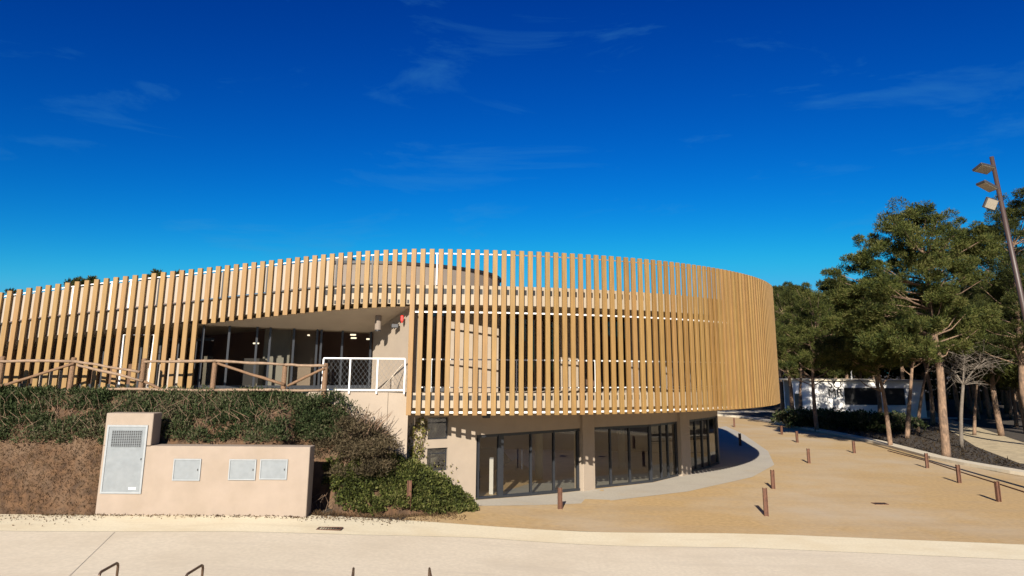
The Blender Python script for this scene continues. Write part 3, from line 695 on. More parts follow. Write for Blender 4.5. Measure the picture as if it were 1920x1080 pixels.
rng = np.random.default_rng(11)
def f_hedge(r):
    x = r.uniform(-27, -5.1); lo = 21.35 if x < -11 else 21.25; y = r.uniform(lo, 22.6); z = emb(x, y)
    if x > -6.9: return (x, r.uniform(22.0, 22.5), r.uniform(2.3, 3.62)) if r.random() < .8 else None
    return (x, y, min(z-.02, 3.62))
hd_ = thing('hedge', 'long dark green shrub hedge on the bank below the log fence', 'hedge', (-14, 21.7, 2.6)); h0 = np.array(hd_.location)
C_, D_ = blobs(rng, 900, f_hedge, .22, .42, 170)
ok = C_[:, 2] < 3.93+.12*np.sin(C_[:, 0]*3)+rng.normal(0, .05, len(C_)); C_, D_ = C_[ok], D_[ok]
leaves('foliage', C_-h0, D_, .10, .035, M['hedge'], hd_, rng)
m = MB()
for i_ in range(260):
    x = -26+20.6*i_/259+rng.normal(0, .05); y = rng.uniform(21.4, 22); p = Vector((x, y, emb(x, y)-.05))-Vector(h0); m.tube([p, p+Vector((rng.normal(0, .1), -.12, .35)), p+Vector((rng.normal(0, .2), -.25, .6))], [.014, .009, .004], 4)
m.build('stems', M['bark'], hd_)
sh = thing('shrub', 'sprawling brown twiggy shrub between the hedge and the terrace wall', 'shrub', (-4.9, 21.9, 2.2)); h0 = np.array(sh.location)
def f_sh(r):
    t = r.uniform(0, 1); x = -6.1+2.4*t+r.normal(0, .12); y = r.uniform(21.1, 22.4); top = 3.7-1.0*max(0, t-.15)-.9*max(0, t-.6)
    if x < -5.2 and y < 22.1: return None
    return (x, y, r.uniform(max(1.35, emb(x, y)-.3), top-.25))
C_, D_ = blobs(rng, 170, f_sh, .2, .42, 130); leaves('foliage', C_-h0, D_, .10, .028, M['twig'], sh, rng, .9)
m = MB()
for _ in range(150):
    a = Vector((rng.uniform(-5.1, -4.2), rng.uniform(21.7, 22.3), rng.uniform(1.5, 2.6)))-Vector(h0); d = Vector((rng.uniform(-.2, .9), rng.normal(0, .25), rng.uniform(.4, 1.1)))*rng.uniform(.5, 1.05)
    m.tube([a, a+d*.5+Vector((0, 0, .08)), a+d], [.016, .01, .004], 4)
m.build('twigs', M['bark'], sh)
iv = thing('ivy_mound', 'mound of bright green ivy spilling round the rusty post', 'shrub', (-3.4, 22, .9)); h0 = np.array(iv.location)
def f_iv(r):
    x = r.uniform(-5.62, -1.15); y = r.uniform(20.9, 23.3); lim = float(np.interp(x, TX_, TY_))+.03
    if y < lim: return None
    e = max(emb(x, y), gz(x)); k = min(1, (y-lim)/.5)
    if e > 1.75: return None
    return (x, y, e+k*r.uniform(-.05, .16)+(.15*k if x > -3.2 else 0))
C_, D_ = blobs(rng, 1000, f_iv, .13, .27, 110); leaves('foliage', C_-h0, D_+np.array([0, -.5, .2]), .085, .06, M['ivy'], iv, rng, .7)
# dry grass on the open bank and at the feet of walls
Cg = []; 
for _ in range(30000):
    x = rng.uniform(-26, -11.2); y = 20.35+rng.uniform(0, 1)**1.2*1.5; Cg.append((x, y, emb(x, y)-.01))
for _ in range(2500):
    x = rng.uniform(-11.5, -5.8); y = rng.uniform(21.25, 21.7); Cg.append((x, y, emb(x, y)-.01))
for _ in range(1600):
    x = rng.uniform(-5.6, -1.6); y = np.interp(x, [-5.6, -3.4, -1.6], [20.95, 21.25, 22.2])+rng.normal(0, .14); Cg.append((x, y, gz(x)+.005))
Cg = np.array(Cg); 
tag(leaves('dry_grass', Cg, np.tile([0., -.35, .8], (len(Cg), 1)), .11, .013, M['straw'], None, rng, .55), 'dry brown grass on the bare bank', 'grass', kind='stuff')
Cl = []
for _ in range(2600):
    k_ = rng.integers(0, 3)
    if k_ == 0: x = rng.uniform(-13, -5.6); y = 20.5-abs(rng.normal(0, .16))
    elif k_ == 1: x = rng.uniform(-5.7, -1.3); y = np.interp(x, [-5.6, -3.4, -1.2], [20.85, 20.95, 22.3])-abs(rng.normal(0, .3))
    else: x = rng.uniform(-20, -11); y = 20.35-abs(rng.normal(0, .5))
    Cl.append((x, y, gz(x)+.008))
Cl = np.array(Cl); tag(leaves('leaf_litter', Cl, np.tile([0., 0, .15], (len(Cl), 1)), .055, .03, M['straw'], None, rng, .8), 'scattered dead leaves and crumbs of soil along the strip', 'leaf litter', kind='stuff')
# vine on the lower wall
vn = thing('climbing_vine', 'straggly yellow green vine hanging on the lower wall below the slats', 'vine', tuple(wallpt(782, 850)-wn*.05)); h0 = np.array(vn.location)
C_ = []; m = MB()
for px, y0, y1 in ((768, 800, 880), (775, 795, 872), (781, 790, 868), (789, 786, 850), (796, 785, 812), (772, 840, 885), (785, 835, 905)):
    P_ = [wallpt(px+3*math.sin(k*1.3+px), y0+(y1-y0)*k/8)-wn*.05 for k in range(9)]
    m.tube([q-Vector(h0) for q in P_], .008, 4)
    for q in P_:
        for _ in range(11): C_.append(np.array(q)+rng.normal(0, .055, 3))
for _ in range(150): C_.append(np.array(wallpt(rng.uniform(768, 858), rng.uniform(865, 925))-wn*.04)+rng.normal(0, .03, 3))
C_ = np.array(C_); leaves('foliage', C_-h0, np.tile([0., -.6, -.3], (len(C_), 1)), .085, .055, M['vine'], vn, rng, .7); m.tube([wallpt(x_, y_)-wn*.05-Vector(h0) for x_, y_ in ((768, 884), (775, 873), (772, 885), (785, 905), (781, 868), (789, 850), (796, 812))], .008, 4); m.build('stems', M['bark'], vn)

# ------------------------------------------------------------------ log fence on the bank
YF = 22.25
fe = thing('log_fence', 'rustic round log fence along the top of the hedge bank', 'fence', aty(300, 735, YF)); fo_ = Vector(fe.location)
posts = [(6, 668), (139, 670), (271, 672), (404, 674), (535, 682), (611, 681)]
for x, y in posts:
    t = aty(x, y, YF); gpart(MB().tube([(t.x-.02, YF, 3.3), (t.x, YF, t.z-.03), (t.x, YF, t.z)], [.085, .078, .06], 10), 'post', M['log'], fe, fo_, smooth=False)
Yq = YF-.09
for nm, a, b in (('rail', (-120, 677), (139, 677)), ('rail', (139, 677), (262, 697)), ('rail', (145, 684), (268, 714)), ('rail', (271, 678), (404, 677)), ('rail', (404, 677), (535, 684)), ('rail', (535, 684), (611, 686)), ('rail', (200, 729), (404, 732)), ('rail', (404, 731), (611, 732)),
                 ('brace', (10, 722), (139, 681)), ('brace', (271, 716), (330, 742)), ('brace', (408, 681), (533, 722)), ('brace', (539, 724), (609, 690)), ('brace', (-110, 690), (4, 724))):
    A_, B_ = aty(*a, Yq), aty(*b, Yq); k = 6
    P_ = [A_.lerp(B_, i/k)+Vector((0, rs.uniform(-.01, .01), rs.uniform(-.012, .012))) for i in range(k+1)]
    gpart(MB().tube(P_, [.042+rs.uniform(-.006, .006) for _ in P_], 8), nm, M['logtop' if nm == 'rail' else 'log'], fe, fo_, smooth=True)

# ------------------------------------------------------------------ rusty bollards
def bollard(p, h, label, rz):
    m = MB()
    for s in (-1, 1): m.box((s*.055, 0, h/2), (.012, .06, h/2+.0))
    m.box((0, 0, h/2-.006), (.043, .012, h/2-.006))
    o = m.build('bollard', M['rust'], bevel=.003); o.location = p; o.rotation_euler = (0, 0, rz); o.rotation_euler.x = rs.uniform(-.015, .015)
    return tag(o, label, 'bollard', 'rusty steel bollards around the plaza')
BL = [(1050, 955, .68, 'rusty bollard standing right in front of the first glazed bay'),
 (1437, 968, .86, 'tallest rusty bollard in the open middle of the ochre plaza, nearest the cream strip'),
 (1450, 917, .72, 'rusty bollard at the tip of the grey concrete apron'),
 (1517, 869, .72, 'rusty bollard standing alone on the ochre gravel beyond the apron tip'),
 (1495, 830, .72, 'rusty bollard second along the far kerb from the drum edge'),
 (1466, 815, .62, 'small rusty bollard against the far kerb just right of the drum'),
 (1388, 836, .74, 'dark bollard standing in the shadow of the drum'),
 (1377, 801, .72, 'sunlit bollard at the far edge of the drum shadow'),
 (1602, 850, .66, 'rusty bollard near the kerb below the kiosk windows'),
 (1739, 878, .70, 'rusty bollard beside the kerb in front of the thick pine trunk'),
 (1799, 906, .74, 'rusty bollard between the thick pine trunk and the last bollard by the edging strip'),
 (1873, 941, .70, 'rusty bollard closest to the right end of the edging strip'),
 (766, 966, .98, 'rusty post standing against the ivy mound')]
for x, y, h, lb in BL: bollard(ong(x, y), h, lb, rs.uniform(-.25, .25))

# ------------------------------------------------------------------ drain covers
for x, y, sx, lb in ((618, 992, .3, 'small iron drain grating in the cream strip before the ivy mound'), (1650, 945, .22, 'small iron drain cover in the ochre plaza')):
    p = ong(x, y); d = thing('drain_cover', lb, 'drain cover', (p.x, p.y, p.z+.008)); 
    m = MB()
    for s in (-1, 1): m.box((s*sx, 0, .006), (.02, .16, .008)); m.box((0, s*.14, .006), (sx-.021, .02, .008))
    m.build('frame', M['rust'], d)
    m = MB(); k = 9
    for i in range(k): m.box((-sx+.04+(2*sx-.08)*i/(k-1), 0, .004), (.014, .119, .006))
    m.build('grating', M['dark'], d)

# ------------------------------------------------------------------ bicycle hoops in the foreground
RK = [((222, 1054), (186, 1074), 'bicycle hoop at the left end, nearly square on to the road joint'), ((381, 1058), (345, 1080), 'bicycle hoop second from the left, sloping top in view'),
      ((663, 1065), (660, 1090), 'bicycle hoop seen edge on as one thin upright'), ((805, 1065), (809, 1088), 'bicycle hoop at the right end showing a narrow pointed top')]
for far, nr, lb in RK:
    zt3 = .8+.42; a = onz(*far, zt3); a.z = gz(a.x)+.8
    a = onz(*far, a.z); g0 = gz(a.x); b = onz(*nr, a.z); d = (b-a); d.z = 0; d.normalize(); Lh = .62
    A_ = Vector((a.x, a.y, 0)); B_ = A_+d*Lh
    P_ = [A_+Vector((0, 0, g0-.05)), A_+Vector((0, 0, g0+.74)), A_+d*.018+Vector((0, 0, g0+.782)), A_+d*.06+Vector((0, 0, g0+.8)), B_-d*.06+Vector((0, 0, g0+.8)), B_-d*.018+Vector((0, 0, g0+.782)), B_+Vector((0, 0, g0+.74)), B_+Vector((0, 0, g0-.05))]
    r = thing('bicycle_rack', lb, 'bike rack', (A_.x, A_.y, g0), 'bronze bicycle hoops at the road edge'); ro = Vector(r.location)
    gpart(MB().tube(P_, .022, 12), 'hoop', M['rack'], r, ro, smooth=True)
    for q in (A_, B_): m = MB(); cyl(m, q.x, q.y, .06, g0+.004, g0+.014, 16); gpart(m, 'foot_plate', M['rack'], r, ro)

# ------------------------------------------------------------------ lamp post
YL = 27.
T_, P2 = aty(1859, 294, YL), aty(1921, 585, YL); dl = (P2-T_); base = T_+dl*((T_.z-0)/(-dl.z))
L_ = thing('lamp_post', 'tall leaning brown pole carrying three floodlights', 'street lamp', (base.x, YL, 0)); lo = Vector(L_.location)
gpart(MB().tube([base-Vector((0, 0, .1)), base.lerp(T_, .5), T_], [.13, .105, .08], 14), 'pole', M['pole'], L_, lo, smooth=True)
def flood(px, py, att, tilt, yaw, roll, sx, sy):
    c = aty(px, py, YL-.25); at_ = aty(att[0], att[1], YL)
    rot = Matrix.Rotation(yaw, 3, 'Z') @ Matrix.Rotation(roll, 3, 'Y') @ Matrix.Rotation(tilt, 3, 'X')
    ax, ay, az = rot @ Vector((1, 0, 0)), rot @ Vector((0, 1, 0)), rot @ Vector((0, 0, 1))
    m = MB(); m.box(c, (sx, sy, .055), ax, ay, az); m.box(c+az*.08, (sx*.6, sy*.7, .03), ax, ay, az)
    o = gpart(m, 'floodlight', M['lamp'], L_, lo, bevel=.02)
    def sub(mb, nm, mm): q = mb.build(nm, mm); q.parent = o; return q
    lm_ = MB(); lm_.box(c-az*.058, (sx*.86, sy*.86, .006), ax, ay, az); sub(lm_, 'lens', M['lens'])
    sub(MB().tube([at_, at_.lerp(c, .5)+Vector((0, 0, .03)), c+az*.05], .035, 8), 'bracket', M['lamp'])
flood(1845, 316, (1864, 318), -.42, .25, .12, .36, .24)
flood(1851, 349, (1871, 352), -.12, .2, .42, .34, .22)
flood(1857, 382, (1877, 376), -1.15, .25, .2, .28, .22)

# ------------------------------------------------------------------ kiosk in the wood
kl, kr = onz(1520, 781), onz(1738, 780); YK = 71.5
kl = aty(1521, 779, YK); kr = aty(1738, 779, YK); kl.z = kr.z = 0; KH = 3.52
K = thing('kiosk', 'low flat roofed white kiosk with dark serving windows among the pines', 'kiosk', (kl.x, YK, 0)); ko = Vector(K.location)
wa, wb = aty(1582, 727, YK), aty(1700, 760, YK); wx0, wx1, wz1, wz0 = wa.x, wb.x, wa.z, wb.z
m = MB(); yd = .3
def kbox(x0, x1, z0, z1): m.box(((x0+x1)/2, YK+yd/2, (z0+z1)/2), ((x1-x0)/2, yd/2, (z1-z0)/2))
kbox(kl.x, wx0, -.1, KH); kbox(wx1, kr.x, -.1, KH); kbox(wx0, wx1, -.1, wz0); kbox(wx0, wx1, wz1, KH)
kx = aty(1490, 779, 73.5).x
m.add([(kl.x, YK+.001, -.1), (kx, YK+3, -.1), (kx, YK+3, KH), (kl.x, YK+.001, KH), (kl.x+.2, YK+.3, -.1), (kx+.2, YK+3, -.1), (kx+.2, YK+3, KH), (kl.x+.2, YK+.3, KH)], [(0, 1, 2, 3), (4, 5, 6, 7), (3, 2, 6, 7), (1, 2, 6, 5)])
m.box((kr.x-.1, YK+3.5, KH/2-.05), (.1, 3.19, KH/2-.0)); m.box(((kl.x+kr.x)/2, YK+6.6, KH/2), ((kr.x-kl.x)/2, .1, KH/2-.01))
gpart(m, 'wall', M['kiosk'], K, ko)
m = MB(); m.add([(x, y, z) for z in (KH+.003, KH+.16) for x, y in ((kl.x-.15, YK-.25), (kr.x+.15, YK-.25), (kr.x+.15, YK+6.8), (kx-.1, YK+6.8), (kx-.2, YK+2.8))], [(4, 3, 2, 1, 0), (5, 6, 7, 8, 9)]+[(i, (i+1) % 5, 5+(i+1) % 5, 5+i) for i in range(5)]); gpart(m, 'roof', M['kerb'], K, ko)
xm = (wx0+wx1)/2+.6
for xa, xb in ((wx0, xm-.25), (xm+.25, wx1)):
    o = gpart(MB().box(((xa+xb)/2, YK+.22, (wz0+wz1)/2), ((xb-xa)/2, .02, (wz1-wz0)/2)), 'window', M['black'], K, ko)
    f = MB(); 
    for q in (xa+.04, xb-.04): f.box((q, YK+.17, (wz0+wz1)/2), (.04, .03, (wz1-wz0)/2))
    f.box(((xa+xb)/2, YK+.17, wz1-.04), ((xb-xa)/2, .028, .04))
    q = f.build('frame', M['frame']); q.parent = o
gpart(MB().box((xm, YK+.16, (wz0+wz1)/2), (.25, .14, (wz1-wz0)/2)), 'pier', M['kiosk'], K, ko)
a = aty(1668, 763, YK-.4); b = aty(1686, 778, YK-.4); gpart(MB().box(((a.x+b.x)/2, YK-.3, (b.z+a.z)/2), ((b.x-a.x)/2+.15, .25, (a.z-b.z)/2+.1)), 'counter', M['white'], K, ko, bevel=.02)
dx0, dx1 = .25, .75
pA, pB = Vector((kl.x, YK, 0)), Vector((kx, YK+3, 0)); dd = (pB-pA).normalized(); nn = Vector((-dd.y, dd.x, 0)); nn = nn if nn.y < 0 else -nn
gpart(MB().box(pA.lerp(pB, .55)+nn*.03+Vector((0, 0, 1.1)), (.55, .025, 1.1), dd, nn), 'door', M['dark'], K, ko)
mp_ = aty(1596, 700, YK+1); gpart(MB().tube([(mp_.x, YK+1, KH+.1), (mp_.x, YK+1, KH+2.0)], [.09, .04], 8), 'mast', M['white'], K, ko)
for txt, px, py in (('SQ', 1552.5, 727.5), ('MR', 1552.5, 743.5)):
    cu = bpy.data.curves.new('lettering', 'FONT'); cu.body = txt; cu.size = 1.12; cu.extrude = .015; cu.offset = .0
    tmp = bpy.data.objects.new('lettering', cu); COL.objects.link(tmp); bpy.context.view_layer.update()
    me = bpy.data.meshes.new_from_object(tmp.evaluated_get(bpy.context.evaluated_depsgraph_get())); bpy.data.objects.remove(tmp)
    me.materials.clear(); me.materials.append(M['letter'])
    o = bpy.data.objects.new('lettering', me); COL.objects.link(o); p = aty(px, py, YK-.025); o.parent = K; o.location = p-ko; o.rotation_euler = (R_(90), 0, 0)

# ------------------------------------------------------------------ pines
def crown_data(rng, puffs, trunk, per, nb):
    """puffs: (x,y,z,rx,ry,rz); returns leaf centres, directions and a branch builder"""
    C_, D_, br = [], [], MB(); tp = [Vector(t) for t in trunk]
    for (x, y, z, rx, ry, rz) in puffs:
        for _ in range(nb):
            v = rng.normal(0, 1, 3); v /= np.linalg.norm(v); k = rng.uniform(.4, 1.3)
            c = np.array([x, y, z])+v*np.array([rx, ry, rz])*k; r = rng.uniform(.22, .52)*min(1.2, max(.6, rx/1.3))
            u = rng.normal(0, 1, (per, 3)); u /= np.linalg.norm(u, axis=1, keepdims=True); rad = rng.uniform(.15, 1, (per, 1))**.6*r
            p = c+u*rad*np.array([1, 1, .7]); C_.append(p); D_.append(u*np.array([1, 1, .6])+np.array([0, 0, .55]))
            cv = Vector(c); near_ = min(tp, key=lambda q: (Vector((q.x, q.y, q.z+1.2))-cv).length+(.0 if q.z < cv.z else 2.5))
            if rng.random() < .22:
                mid = near_.lerp(cv, .55)+Vector((0, 0, -.25)); br.tube([near_, mid, cv], [.045, .03, .012], 5, False)
    return np.concatenate(C_), np.concatenate(D_), br
def smoothline(P, k=4):
    out = []
    for i in range(len(P)-1):
        p0, p1, p2, p3 = [Vector(P[max(0, min(len(P)-1, i+j))]) for j in (-1, 0, 1, 2)]
        for s in range(k):
            t = s/k; out.append(.5*((2*p1)+(p2-p0)*t+(2*p0-5*p1+4*p2-p3)*t*t+(3*p1-p0-3*p2+p3)*t**3))
    return out+[Vector(P[-1])]
def tree(name, label, group, base, trunk, r0, puffs, seed, per=95, nb=13, mm='pine', bark='bark', ln=.17, wd=.036, cat='tree'):
    rng = np.random.default_rng(seed); t = thing(name, label, cat, base, group); b = Vector(base)
    T = smoothline([Vector(p)-b for p in trunk]); n = len(T)
    trk = MB().tube(T, [r0*(1-.82*i/(n-1)) for i in range(n)], 10)
    C_, D_, br = crown_data(rng, [(p[0]-b.x, p[1]-b.y, p[2]-b.z, *p[3:]) for p in puffs], T[n//3:], per, nb)
    o = len(trk.v); trk.v += br.v; trk.f += [tuple(i+o for i in f) for f in br.f]
    trk.build('trunk', M[bark], t, smooth=True); leaves('crown', C_, D_, ln, wd, M[mm], t, rng, .45); return t
def pp(Y, *pts, dy=0):  # puffs given in photo pixels at distance Y: (px, py, rx m, rz m[, depth shift])
    o = []
    for q in pts:
        d = q[4] if len(q) > 4 else 0; p = aty(q[0], q[1], Y+d); o.append((p.x, p.y, p.z, q[2], q[2], q[3]))
    return o
def tp(Y, *pts): return [aty(x, y, Y) for x, y in pts]
def basept(px, py): p = onz(px, py, 0); return (p.x, p.y, 0)
b_ = basept(1775, 860); Y = b_[1]
tree('pine_tree', 'tall pine with the thickest leaning sunlit trunk, standing at the kerb', None, b_, [b_]+tp(Y, (1768, 780), (1762, 690), (1752, 630), (1745, 580), (1738, 525), (1728, 460), (1715, 410)), .235,
 pp(Y, (1690, 410, 1.5, .8, -.6), (1735, 415, 1.3, .7), (1660, 440, 1.2, .6), (1720, 455, 1.9, .9, -1), (1665, 480, 1.2, .7), (1625, 488, 1.1, .7, -.5), (1600, 530, 1.3, .8), (1590, 565, .9, .6, .8), (1650, 545, 1.6, .8, -1.2), (1705, 500, 1.8, 1.0, 1), (1745, 505, 1.3, .8, -1), (1775, 470, 1.5, .9), (1800, 440, 1.0, .7, .5), (1815, 480, 1.3, .9, 1), (1800, 520, 1.5, .8, -1), (1830, 455, .9, .7), (1660, 600, 1.8, .7, -1), (1620, 610, 1.4, .6, 1), (1720, 610, 1.2, .5, -1), (1790, 590, 1.6, .7, .5), (1760, 555, 1.0, .6, -1.2), (1700, 560, 1.2, .6, 1.4), (1690, 640, 1.5, .6, -1.5), (1735, 655, 1.1, .5, -1.2), (1640, 650, 1.3, .6, .5), (1790, 640, 1.3, .55, 1), (1820, 600, 1.2, .6, .5), (1580, 600, 1.1, .6, 1)), 1, 330, 19)
b_ = basept(1670, 839); Y = b_[1]
tree('pine_tree', 'slim pale trunked pine leaning left in front of the kiosk windows', None, b_, [b_]+tp(Y, (1664, 790), (1656, 735), (1645, 690), (1640, 640), (1632, 590)), .15,
 pp(Y, (1640, 600, 1.9, .8), (1600, 625, 1.6, .7), (1665, 640, 1.8, .7), (1625, 660, 2.0, .7, -1), (1680, 605, 1.4, .7, .8), (1575, 655, 1.4, .6), (1610, 685, 1.2, .5, .6), (1660, 680, 1.5, .5, -.5)), 2, 400, 17)
b_ = basept(1532, 809); Y = b_[1]
tree('pine_tree', 'dark straight pine in front of the left end of the kiosk', None, b_, [b_]+tp(Y, (1527, 760), (1524, 710), (1526, 650), (1530, 600)), .18,
 pp(Y, (1530, 560, 2.2, 1.2), (1500, 590, 2.2, 1.2, 1), (1560, 600, 2.2, 1.0), (1480, 630, 2.0, 1.0), (1520, 640, 2.5, 1.1, -1), (1570, 650, 2.0, .9, 1), (1545, 680, 1.8, .7), (1500, 680, 1.8, .7)), 3, 330, 20)
b_ = basept(1501, 783); Y = b_[1]
tree('pine_tree', 'thin dark pine just right of the drum beside the kiosk door', None, b_, [b_]+tp(Y, (1500, 740), (1502, 690), (1498, 640), (1490, 600)), .17,
 pp(Y, (1490, 555, 2.6, 1.4), (1465, 575, 2.4, 1.3), (1515, 560, 2.2, 1.2, 1), (1475, 610, 2.6, 1.4), (1500, 635, 2.8, 1.2), (1470, 650, 2.2, 1.0), (1520, 665, 1.6, .7)), 4, 330, 20)
b_ = basept(1701, 822); Y = b_[1]
tree('pine_tree', 'dark trunked pine right of the kiosk windows', None, b_, [b_]+tp(Y, (1704, 770), (1709, 705), (1712, 650), (1706, 590)), .17,
 pp(Y, (1705, 590, 2.2, 1.0), (1680, 620, 2.0, .8), (1740, 610, 2.0, .8), (1720, 645, 2.0, .7), (1690, 655, 1.6, .6), (1745, 650, 1.5, .5)), 5, 360, 18, mm='pine2')
b_ = basept(1721, 810); Y = b_[1]
tree('pine_tree', 'pine with a slender forked trunk at the right corner of the kiosk', None, b_, [b_]+tp(Y, (1724, 770), (1732, 720), (1744, 670), (1752, 610)), .15,
 pp(Y, (1755, 590, 2.2, 1.0), (1785, 610, 2.2, .9), (1765, 640, 2.2, .8), (1800, 640, 1.9, .7), (1735, 620, 1.8, .8)), 6, 360, 18, mm='pine2')
# right edge of the picture
b_ = (33.5, 44.0, 0)
Y = 44.
tree('pine_tree', 'big dark pine at the right edge behind the lamp post', None, b_, [b_]+tp(Y, (1925, 760), (1915, 660), (1905, 560), (1900, 460)), .30,
 pp(Y, (1915, 390, 1.7, .9), (1895, 410, 1.3, .8), (1935, 380, 1.8, 1), (1880, 440, 1.4, .9), (1915, 450, 2.0, 1.1), (1870, 480, 1.5, .9, 1), (1900, 510, 2.0, 1.0, -1), (1940, 470, 2, 1.2), (1860, 530, 1.5, .9, 1), (1890, 570, 2.0, .9), (1930, 560, 2, 1), (1855, 590, 1.6, .7), (1910, 620, 2.2, .8), (1870, 640, 1.8, .6), (1945, 640, 2, .9), (1850, 440, .9, .7, 2)), 7, 300, 18, mm='pine2')
for px, Yk, lb, sd_ in ((1478, 60, 'dark pine whose trunk stands between the drum edge and the kiosk', 41), (1641, 59, 'dark pine whose trunk crosses the left kiosk window', 42), (1738, 62, 'dark pine just past the right end of the kiosk', 43)):
    q = aty(px, 690, Yk); b_ = (q.x, Yk, 0)
    tree('pine_tree', lb, None, b_, [b_, (q.x+.1, Yk, 3), (q.x-.2, Yk, 6), (q.x, Yk, 9.2)], .21,
     pp(Yk, (px, 585, 3.0, 1.3), (px-50, 605, 2.4, 1.1), (px+48, 600, 2.6, 1.1), (px-25, 560, 2.0, 1.0, 1), (px+22, 630, 2.6, .9), (px-40, 645, 2.2, .8, -1), (px+60, 640, 2.0, .8, 1), (px, 660, 2.2, .7)), sd_, 300, 20, mm='pine2')
for px, Yk, lb, sd_ in ((1862, 52, 'dense dark pine filling the gap left of the lamp post', 44), (1912, 60, 'dark pine deep in the wood at the right edge', 45), (1790, 66, 'dark pine deep in the wood above the sunny path', 46)):
    q = aty(px, 690, Yk); b_ = (q.x, Yk, 0)
    tree('pine_tree', lb, None, b_, [b_, (q.x-.2, Yk, 3.5), (q.x+.2, Yk, 7), (q.x, Yk, 10.5)], .22,
     pp(Yk, (px, 560, 2.6, 1.3), (px-35, 600, 2.4, 1.1), (px+35, 590, 2.6, 1.1), (px, 520, 2.2, 1.1, 1), (px+12, 630, 2.8, 1.0), (px-45, 650, 2.4, .9, -1), (px+45, 660, 2.4, .9, 1), (px, 690, 2.2, .8), (px-20, 480, 1.6, .9)), sd_, 300, 20, mm='pine2')
# bare forked tree
b_ = basept(1803, 839); Y = b_[1]; bare = thing('bare_tree', 'leafless pale forked tree beside the sunny path', 'tree', b_); bb = Vector(b_)
m = MB(); rng = np.random.default_rng(8)
def limb(P_, r0, r1): T = smoothline(P_, 3); m.tube([q-bb for q in T], [r0+(r1-r0)*i/(len(T)-1) for i in range(len(T))], 6)
fk = aty(1806, 722, Y); limb([bb, aty(1802, 780, Y), fk], .13, .09)
ends = [aty(1809, 665, Y), aty(1846, 674, Y-.5), aty(1780, 690, Y+.4)]
for e in ends: limb([fk, fk.lerp(e, .5)+Vector((0, 0, .15)), e], .07, .03)
for e in ends+[fk]:
    for _ in range(16):
        a = fk.lerp(e, rng.uniform(.35, 1)); d = Vector((rng.normal(0, 1.1), rng.normal(0, .7), rng.uniform(.0, 1.1))); limb([a, a+d*.5+Vector((0, 0, .1)), a+d], .022, .006)
        for _ in range(3): q = a+d*rng.uniform(.4, 1); e2 = Vector((rng.normal(0, .5), rng.normal(0, .4), rng.normal(.1, .4))); limb([q, q+e2*.5, q+e2], .010, .004)
m.build('trunk', M['barkpale'], bare, smooth=True)
b_ = basept(1827, 816); Y = b_[1]
tree('pine_tree', 'thin young pine behind the bare forked tree', None, b_, [b_]+tp(Y, (1828, 770), (1832, 710), (1830, 650)), .13,
 pp(Y, (1830, 640, 1.8, .8), (1850, 660, 1.6, .7), (1810, 655, 1.5, .7), (1840, 610, 1.6, .8)), 9, 240, 12, mm='pine2')
# background wood: three kinds copied with their parts
def proto(seed, h):
    rng = np.random.default_rng(seed); puffs = []
    for i in range(15):
        t = rng.uniform(.42, 1); a = rng.uniform(0, 6.28); r = 2.3*(1.15-t)*1.6*rng.uniform(.3, 1); puffs.append((r*math.cos(a), r*math.sin(a), h*t-.6, 1.6*(1.3-t*.5), 1.6*(1.3-t*.5), .9))
    return tree('pine_tree', 'pine crowded into the dark wood beyond the kiosk and the sandy path', 'pines of the wood beyond the kiosk and path', (0, 0, 0), [(0, 0, 0), (.15, .1, h*.35), (-.1, 0, h*.7), (0, 0, h*.95)], .2, puffs, seed, 210, 12, mm='pine2', wd=.08, ln=.30)
def copy_tree(o, loc, rz, sc, label=None, group=None):
    c = o.copy(); COL.objects.link(c); c.location = loc; c.rotation_euler = (0, 0, rz); c.scale = (sc, sc, sc)
    if label: c['label'] = label
    if group: c['group'] = group
    for ch in o.children: d = ch.copy(); COL.objects.link(d); d.parent = c
    return c
protos = [proto(21, 12.), proto(22, 13.), proto(23, 11.)]
rng = np.random.default_rng(31); spots = []
for row, (Yr_, n_) in enumerate(((82, 12), (90, 13), (100, 14), (70, 7), (77, 8), (60, 4), (52, 4))):
    for i in range(n_):
        if row < 3: xp = 1400+640*(i+.5)/n_+rng.uniform(-22, 22)
        elif row < 5: xp = 1775+190*(i+.5)/n_+rng.uniform(-10, 10)
        else: xp = 1850+130*(i+.5)/n_+rng.uniform(-10, 10)
        k = (xp-960)/F*1.02; y_ = Yr_+rng.uniform(-3, 3); spots.append((k*y_, y_))
for i, (x, y_) in enumerate(spots):
    o = protos[i % 3]; sc = rng.uniform(.9, 1.2)*(1.05 if y_ > 75 else .85)
    if i < 3: o.location = (x, y_, 0); o.rotation_euler = (0, 0, rng.uniform(0, 6)); o.scale = (sc,)*3
    else: copy_tree(o, (x, y_, 0), rng.uniform(0, 6.28), sc)
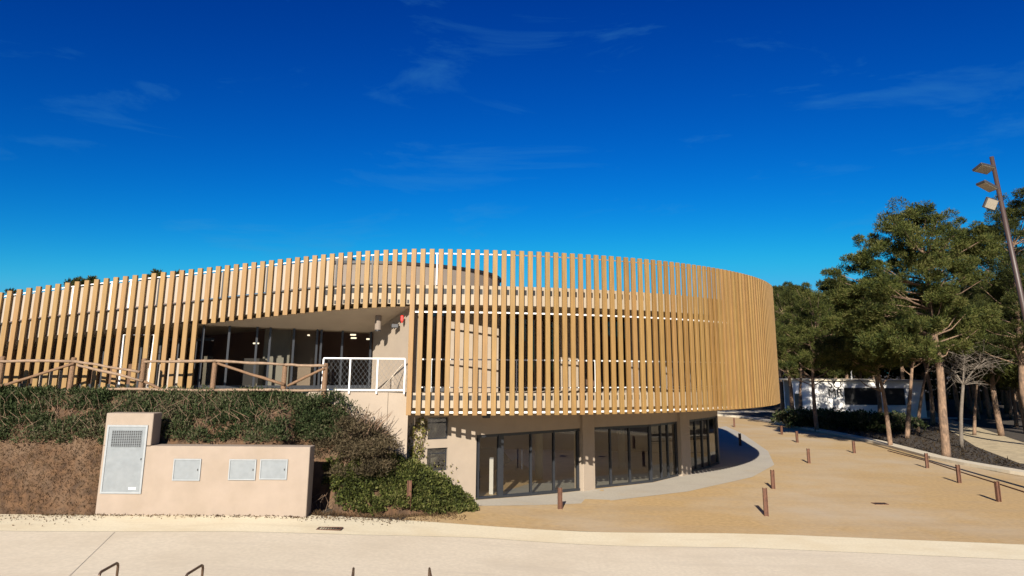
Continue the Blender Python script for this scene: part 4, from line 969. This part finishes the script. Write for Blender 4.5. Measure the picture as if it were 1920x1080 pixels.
# far wood that reads as one mass
rng = np.random.default_rng(77); n_ = 60000; xx = rng.uniform(18, 125, n_); yy = rng.uniform(108, 122, n_); top_ = 11+1.6*np.sin(xx*.31)+1.2*np.sin(xx*.83+1)+rng.normal(0, .5, n_)
Cw = np.stack([xx, yy, rng.uniform(0, 1, n_)*top_], 1)
tag(leaves('wood', Cw, rng.normal(0, 1, (n_, 3))+np.array([0, 0, .6]), .75, .30, M['pine2'], None, rng, .4), 'far dark mass of woodland behind the pines', 'woodland', kind='stuff')
# tree tops showing over the left parapet
for i, (px, py) in enumerate(((48, 528), (145, 518), (172, 511), (208, 513), (262, 506), (308, 498), (345, 505), (642, 478))):
    Yt = 62+3*(i % 3); p = aty(px, py, Yt); o = protos[(i+1) % 3]; hh = (12., 13., 11.)[(i+1) % 3]
    copy_tree(o, (p.x, Yt, 0), i*1.3, (p.z-.95-.5*(i % 3 == 1))/hh, 'distant pine whose dark tip shows above the left parapet', 'pines behind the left wing')
# low hedge in front of the kiosk
rng = np.random.default_rng(12); hk = thing('hedge', 'low dark hedge in front of the white kiosk', 'hedge', (28, 60, 0)); h0 = np.array(hk.location)
ka, kb_ = onz(1475, 800), onz(1700, 812)
def f_k(r): t = r.uniform(0, 1); p = ka.lerp(kb_, t); return (p.x+r.normal(0, .5), p.y+r.normal(0, .9), r.uniform(0, 1.0)*(1.0 if t > .1 else .8))
C_, D_ = blobs(rng, 230, f_k, .35, .75, 110); leaves('foliage', C_-h0, D_, .22, .10, M['hedge'], hk, rng)
# pine litter and low scrub between kerb and path
Cg = []
for _ in range(9000):
    px, py = rng.uniform(1480, 1920), rng.uniform(790, 880); p = onz(px, py, 0)
    if px > 1735 and py < np.interp(px, [1735, 1770, 1830, 1925], [783, 803, 842, 878]): continue
    if all((p.xy-q.xy).length > 1.2 for q in kerbP[8::2]) and p.x > 21 and py < np.interp(px, [1480, 1640, 1760, 1920], [795, 826, 855, 880]): Cg.append((p.x, p.y, 0))
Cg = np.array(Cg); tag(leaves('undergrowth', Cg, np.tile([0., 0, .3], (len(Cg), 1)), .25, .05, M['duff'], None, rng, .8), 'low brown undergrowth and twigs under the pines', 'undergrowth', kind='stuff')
